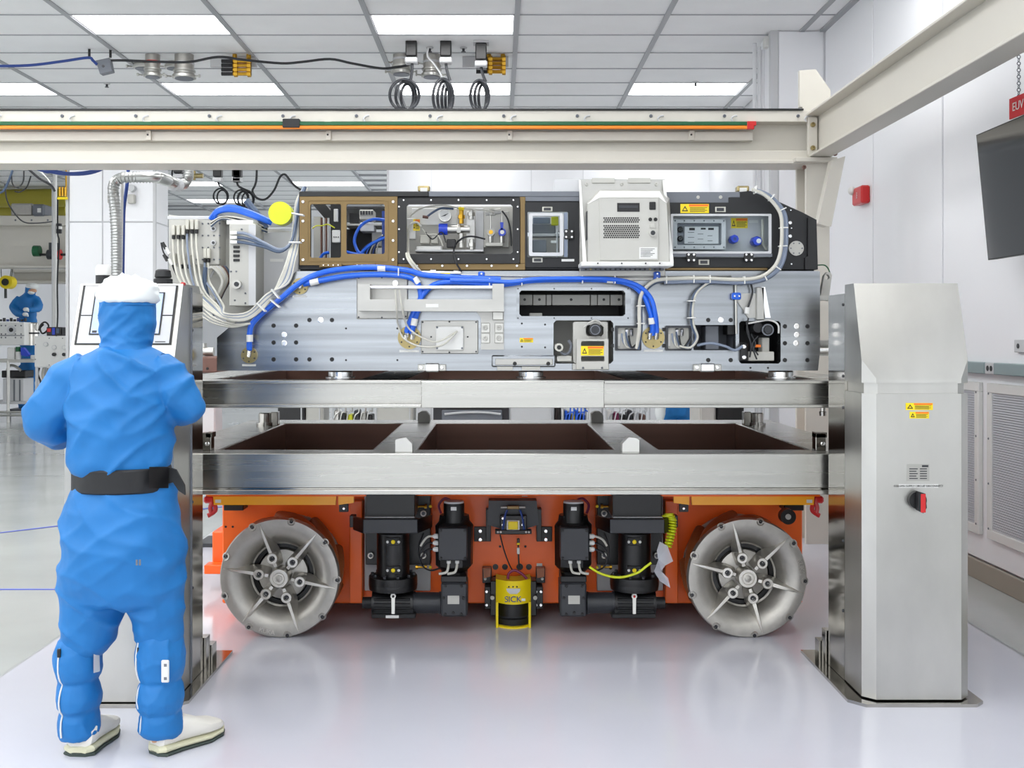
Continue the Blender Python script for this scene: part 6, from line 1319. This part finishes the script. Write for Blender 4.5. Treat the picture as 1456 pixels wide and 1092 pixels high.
ob('manifold', B().cyl(P(82, 282, 13.25), P(96, 282, 13.25), .016, n=8), 'yellow', o); ob('drop_pipe', B().cyl(P(94, 282, 13.25), (X(94,13.25), 13.25, CEIL), .01, n=6), 'brass', o)
# vacuum bench
dV = 18.6
vb = thing('vacuum_bench', 'steel table frame carrying vacuum equipment at far left', 'table', P(25, 598, dV))
zt_ = Z(513, dV)
ob('table_top', B().box(X(-30,dV), X(48,dV), dV, dV+.9, zt_-.03, zt_+.02, .006), 'beige_grey', vb)
for px, d in ((11, dV+.02), (37, dV+.8), (-25, dV+.02)): ob('leg', B().cyl((X(px,dV), d, 0), (X(px,dV), d, zt_), .025, n=10), 'steel', vb)
ob('rail', B().cyl(P(-30, 586, dV), P(38, 586, dV), .02, n=8).cyl(P(-30, 590.5, dV), P(38, 590.5, dV), .02, n=8), 'steel', vb); ob('under_shelf', B().box(X(-30,dV), X(48,dV), dV+.1, dV+.8, Z(575,dV), Z(572,dV)), 'light_grey', vb)
ch = thing('vacuum_chamber', 'white bolted vacuum chamber block standing on the far bench', 'chamber', P(18, 490, dV+.3)); ob('body', B().pb(-12, 458, 34.5, 491, dV+.1, .6, .01), 'white_plastic', ch)
ob('port_flange', B().pc(15.5, 469, dV+.07, 6, .05, 18), 'light_grey', ch); ob('port_bore', B().pc(15.5, 469, dV+.06, 3, .03, 14), 'black', ch); ob('face_split', B().pb(-12, 476.5, 34, 477.5, dV+.09, .02), 'mid_grey', ch)
for px in (2, 8, 22, 30):
    for py in (463, 475, 480): bolt(px, py, dV+.1, 1.1, ch, 'mid_grey')
for k in range(9): o = ob('top_fitting', B().cyl(P(-4+5*k, 457, dV+.3), P(-4+5*k, 452+(k % 2)*2, dV+.3), .025, n=8), 'black' if k % 3 else 'navy', ch)
pm = thing('pump_stack', 'grey vacuum pump cylinder right of the white chamber', 'pump', P(46, 490, dV+.3)); ob('cylinder', B().cyl(P(46, 491, dV+.4), P(46, 460, dV+.4), .10, n=18).cyl(P(36, 465, dV+.4), P(54, 465, dV+.4), .08, n=16), 'cast_bright', pm); ob('ring', B().lathe(P(46, 475, dV+.4), (0,0,1), [(.115,0),(.115,.03)], 18), 'dark_grey', pm)
for k, (px, m, lb2) in enumerate(((15, 'white_plastic', 'white paper box'), (26, 'green', 'green topped bottle'), (34, 'knob_blue', 'blue glove bundle'))):
    t = thing(('paper_box', 'bottle', 'glove_bundle')[k], lb2+' on the far vacuum bench', ('box', 'bottle', 'gloves')[k], P(px, 512, dV+.1))
    ob('body', B().pb(px-5, 494, px+5, 512.0, dV+.1, .08, .01) if k == 0 else B().cyl(P(px, 511.5, dV+.15), P(px, 500, dV+.15), .045, n=12) if k == 1 else B().poly([P(29, 495, dV+.1), P(33, 494, dV+.1), P(41, 504, dV+.1), P(39, 507, dV+.1), P(30, 505, dV+.1)], (0, .08, 0)), ('white_plastic', 'white_plastic', m)[k], t)
    if k == 1: ob('cap', B().cyl(P(px, 500, dV+.15), P(px, 493, dV+.15), .04, n=12), 'green', t)
t = thing('tray', 'white tray lying on the far vacuum bench', 'tray', P(40, 512, dV+.3)); ob('tray', B().pb(43, 505, 56, 511.4, dV+.12, .2, .01), 'white_plastic', t)
um = thing('under_bench_unit', 'grey pump unit on the shelf beneath the far bench', 'pump', P(20, 560, dV+.4)); ob('body', B().pb(4, 538, 34, 571, dV+.25, .4, .01), 'light_grey', um); ob('dark_top', B().pb(2, 527, 36, 537, dV+.3, .35, .01), 'black', um); ob('pipes', B().pt([(10, 527), (14, 520), (22, 521), (30, 527)], dV+.3, 2, 8), 'steel', um)
for px in (12, 20, 28): ob('rib', B().pb(px-1, 540, px+1, 570, dV+.24, .02), 'mid_grey', um)
# gauge cabinet
dG = 15.5
gc = thing('gauge_cabinet', 'white gauge cabinet with dials and knobs left of the console', 'cabinet', P(75, 600, dG))
ob('panel', B().pb(49, 478, 98, 522, dG, .35, .008), 'white_plastic', gc)
for px, d in ((51.5, dG+.02), (96, dG+.02), (51.5, dG+.3)): ob('leg', B().cyl((X(px,dG), d, 0), (X(px,dG), d, Z(522,dG)), .022, n=8), 'light_grey', gc)
for px, py in ((64.5, 489.5), (76.5, 494), (91, 494)): o = ob('gauge', B().pc(px, py, dG-.02, 3.2, .03, 16), 'light_grey', gc); ob('gauge_face', B().pc(px, py, dG-.022, 2.3, .004, 14), 'white_plastic', o)
for px in (76, 90.5): ob('knob', B().pc(px, 504, dG-.04, 2.6, .04, 12), 'black', gc)
for px, py in ((50.5, 490), (50.5, 511), (70, 481), (89, 481), (70, 519), (89, 519)): bolt(px, py, dG, .8, gc, 'mid_grey')
ob('white_unit', B().pb(64, 536, 84, 566, dG+.02, .2, .01), 'white_plastic', gc); ob('shelf', B().pb(49, 572, 98, 575, dG, .35), 'light_grey', gc)
for k in range(7): ob('hose', B().pt([(56+6*k, 523), (54+6*k, 532+2*(k % 3)), (58+5*k, 545), (55+5*k, 560), (60+3*k, 571)], dG+.1+.03*k, 1.4, 6), ('black', 'cable_white', 'steel', 'dim_brown', 'navy', 'steel', 'black')[k], gc)
el = thing('power_strip_unit', 'black electronics with coloured switches on top of the gauge cabinet', 'electronics', P(80, 478, dG+.1)); ob('case', B().pb(66, 465, 87, 477.5, dG+.08, .2, .006), 'black', el); ob('meter', B().pb(87.5, 466, 101, 477.5, dG+.08, .2, .006), 'dark_grey', el); ob('red_switch', B().pb(67, 467, 72, 472, dG+.07, .02), 'red', el); ob('blue_switch', B().pb(74, 466, 78, 476, dG+.07, .02), 'knob_blue', el); ob('blue_switch', B().pb(80, 467, 84, 474, dG+.07, .02), 'cable_slate', el)
ob('coiled_lead', B().pt([(55, 470), (58, 462), (64, 458), (69, 463), (66, 471), (60, 474), (57, 467), (62, 461)], dG+.1, 1.3, 7), 'black', el)

# ================================================================ BEHIND THE FRAMES
dH = 13.2
def cab(name, x0, x1, y0, y1, d, m, lab, cat, door=True):
    t = thing(name, lab, cat, (X((x0+x1)/2, d), d+.2, 0))
    z1 = Z(y0, d); ob('body', B().box(X(x0,d), X(x1,d), d, d+.45, .04, z1, .008), m, t); ob('plinth', B().box(X(x0,d)+.02, X(x1,d)-.02, d+.03, d+.42, 0, .04), 'black', t)
    if door:
        xm = (X(x0,d)+X(x1,d))/2; ob('door', B().box(X(x0,d)+.015, X(x1,d)-.015, d-.015, d, .08, z1-.03, .004), m, t); ob('handle', B().box(X(x1,d)-.05, X(x1,d)-.035, d-.03, d-.015, z1*.5, z1*.7, .003), 'light_grey', t)
    return t
cab('storage_cabinet', 395, 434, 545, 0, dH, 'black', 'black cabinet seen left between the two frames', 'cabinet'); cab('storage_cabinet', 435, 460, 545, 0, dH, 'beige_grey', 'narrow beige cabinet beside the left black cabinet', 'cabinet')
cab('storage_cabinet', 536, 588, 545, 0, dH, 'beige_grey', 'wide beige cabinet left of the dark grey console', 'cabinet'); cab('storage_cabinet', 725, 788, 545, 0, dH, 'light_grey', 'pale grey cabinet right of the dark grey console', 'cabinet'); cab('storage_cabinet', 789, 797, 545, 0, dH, 'black', 'thin dark post right of the pale grey cabinet', 'cabinet', False)
cab('storage_cabinet', 994, 1018, 545, 0, 9.1, 'beige_grey', 'beige cabinet right of the stooping worker', 'cabinet'); cab('storage_cabinet', 1019, 1058, 545, 0, 9.1, 'black', 'black cabinet on the right between the two frames', 'cabinet')
t = cab('drawer_console', 616, 724, 530, 0, dH, 'dark_grey', 'dark grey drawer console seen in the middle between the frames', 'console', False)
ob('drawer', B().pb(628, 583, 714, 600, dH-.04, .04, .01), 'mid_grey', t); ob('drawer_handle', B().pt([(632, 589), (660, 586.5), (690, 586.5), (712, 589)], dH-.08, 1.6, 8), 'light_grey', t); ob('rail', B().pb(617, 575, 722, 580, dH-.03, .03), 'black', t)
for k, (x0, x1, lab) in enumerate(((470, 535, 'open equipment rack with pipes left of the wide beige cabinet'), (799, 838, 'rack with blue cable bundle seen between the frames'), (860, 925, 'rack with pink and black parts left of the stooping worker'))):
    t = thing('equipment_rack', lab, 'rack', (X((x0+x1)/2, dH), dH+.2, 0), 'equipment racks behind the frames'); z1 = Z(545, dH)
    for px in (x0, x1-2):
        for yy in (dH, dH+.4): ob('post', B().box(X(px,dH), X(px+2,dH), yy, yy+.02, 0, z1), 'light_grey', t)
    for zz in (.2, z1-.05): ob('shelf', B().box(X(x0,dH), X(x1,dH), dH, dH+.42, zz, zz+.02), 'light_grey', t)
    for i in range(6):
        a = x0+4+(x1-x0-8)*i/6; w_ = (x1-x0)/9; m = [('steel', 'black', 'yellow_green', 'dark_grey', 'beige_grey', 'black'), ('blue_hose', 'navy', 'yellow', 'blue_hose', 'black', 'navy'), ('white_plastic', 'purple', 'black', 'dark_grey', 'light_grey', 'dim_brown')][k][i]
        ob('part', B().box(X(a,dH), X(a+w_,dH), dH+.05, dH+.3, .22, Z(584+3*(i % 3),dH), .01), m, t)
        ob('tube', B().pt([(a, 600), (a+3, 590-(i % 3)*3), (a+8, 584), (a+6, 560)], dH+.03, 1, 6), ('steel', 'blue_hose', 'light_grey')[k], t)
p3 = thing('person', 'worker in blue suit stooping, glimpsed between the two frames', 'person', (X(958, 12.4), 12.4, 0))
d3 = 12.4; b_ = B(); 
b_.loft([(X(962,d3), d3, .85, .14, .12), (X(962,d3), d3, .72, .17, .15), (X(962,d3), d3, .55, .16, .15)], 16); b_.tube([(X(962,d3), d3, .84), (X(955,d3), d3-.1, 1.02), (X(945,d3), d3-.2, 1.08)], .15, 12, 4, [.15, .16, .1])
for dx in (-.08, .09): b_.tube([(X(962,d3)+dx, d3, .6), (X(962,d3)+dx, d3+.02, .3), (X(962,d3)+dx, d3, .05)], .07, 10, 3, [.09, .07, .06])
cloth('suit', b_, .025, 'cloth_blue', p3, .008, (6, 6, 6), 2)
cloth('cap', B().ell((X(938,d3), d3-.3, 1.06), .11, .12, .1, 12), .02, 'cloth_white', p3, .003)
gl = B().ell((X(934,d3), d3-.25, .6), .06, .06, .1, 12).tube([(X(950,d3), d3-.2, .95), (X(940,d3), d3-.28, .78), (X(934,d3), d3-.25, .6)], .05, 8, 3)
for k in range(4): gl.tube([(X(934,d3)-.03+.02*k, d3-.25, .55), (X(934,d3)-.03+.02*k, d3-.27, .46)], .012, 6, 1)
cloth('sleeve_and_glove', gl, .015, 'cloth_white', p3, .002)
for dx in (-.08, .09): ob('shoe', B().ell((X(962,d3)+dx, d3-.05, .045), .05, .13, .045, 12), 'shoe_white', p3)
o = thing('floor_box', 'brown steel box standing left of the laser module', 'box', P(296, 525, 6.0)); o.location = (X(297, 7.6), 7.6, 0); WLOC[o.name] = Vector(o.location)
ob('body', B().pb(280, 507, 310, 530, 7.5, .3, .01), 'dim_brown', o); ob('stand', B().pb(284, 530, 306, 640, 7.52, .2, .01), 'light_grey', o); ob('foot', B().box(X(280,7.5), X(310,7.5), 7.5, 7.8, 0, .03), 'dark_grey', o); bolt(295, 524, 7.5, 2, o, 'black')
ob('motor', B().cyl(P(288, 500, 7.6), P(304, 500, 7.6), .03, n=14).cyl(P(291, 506, 7.6), P(291, 488, 7.6), .015, n=8), 'steel', o)
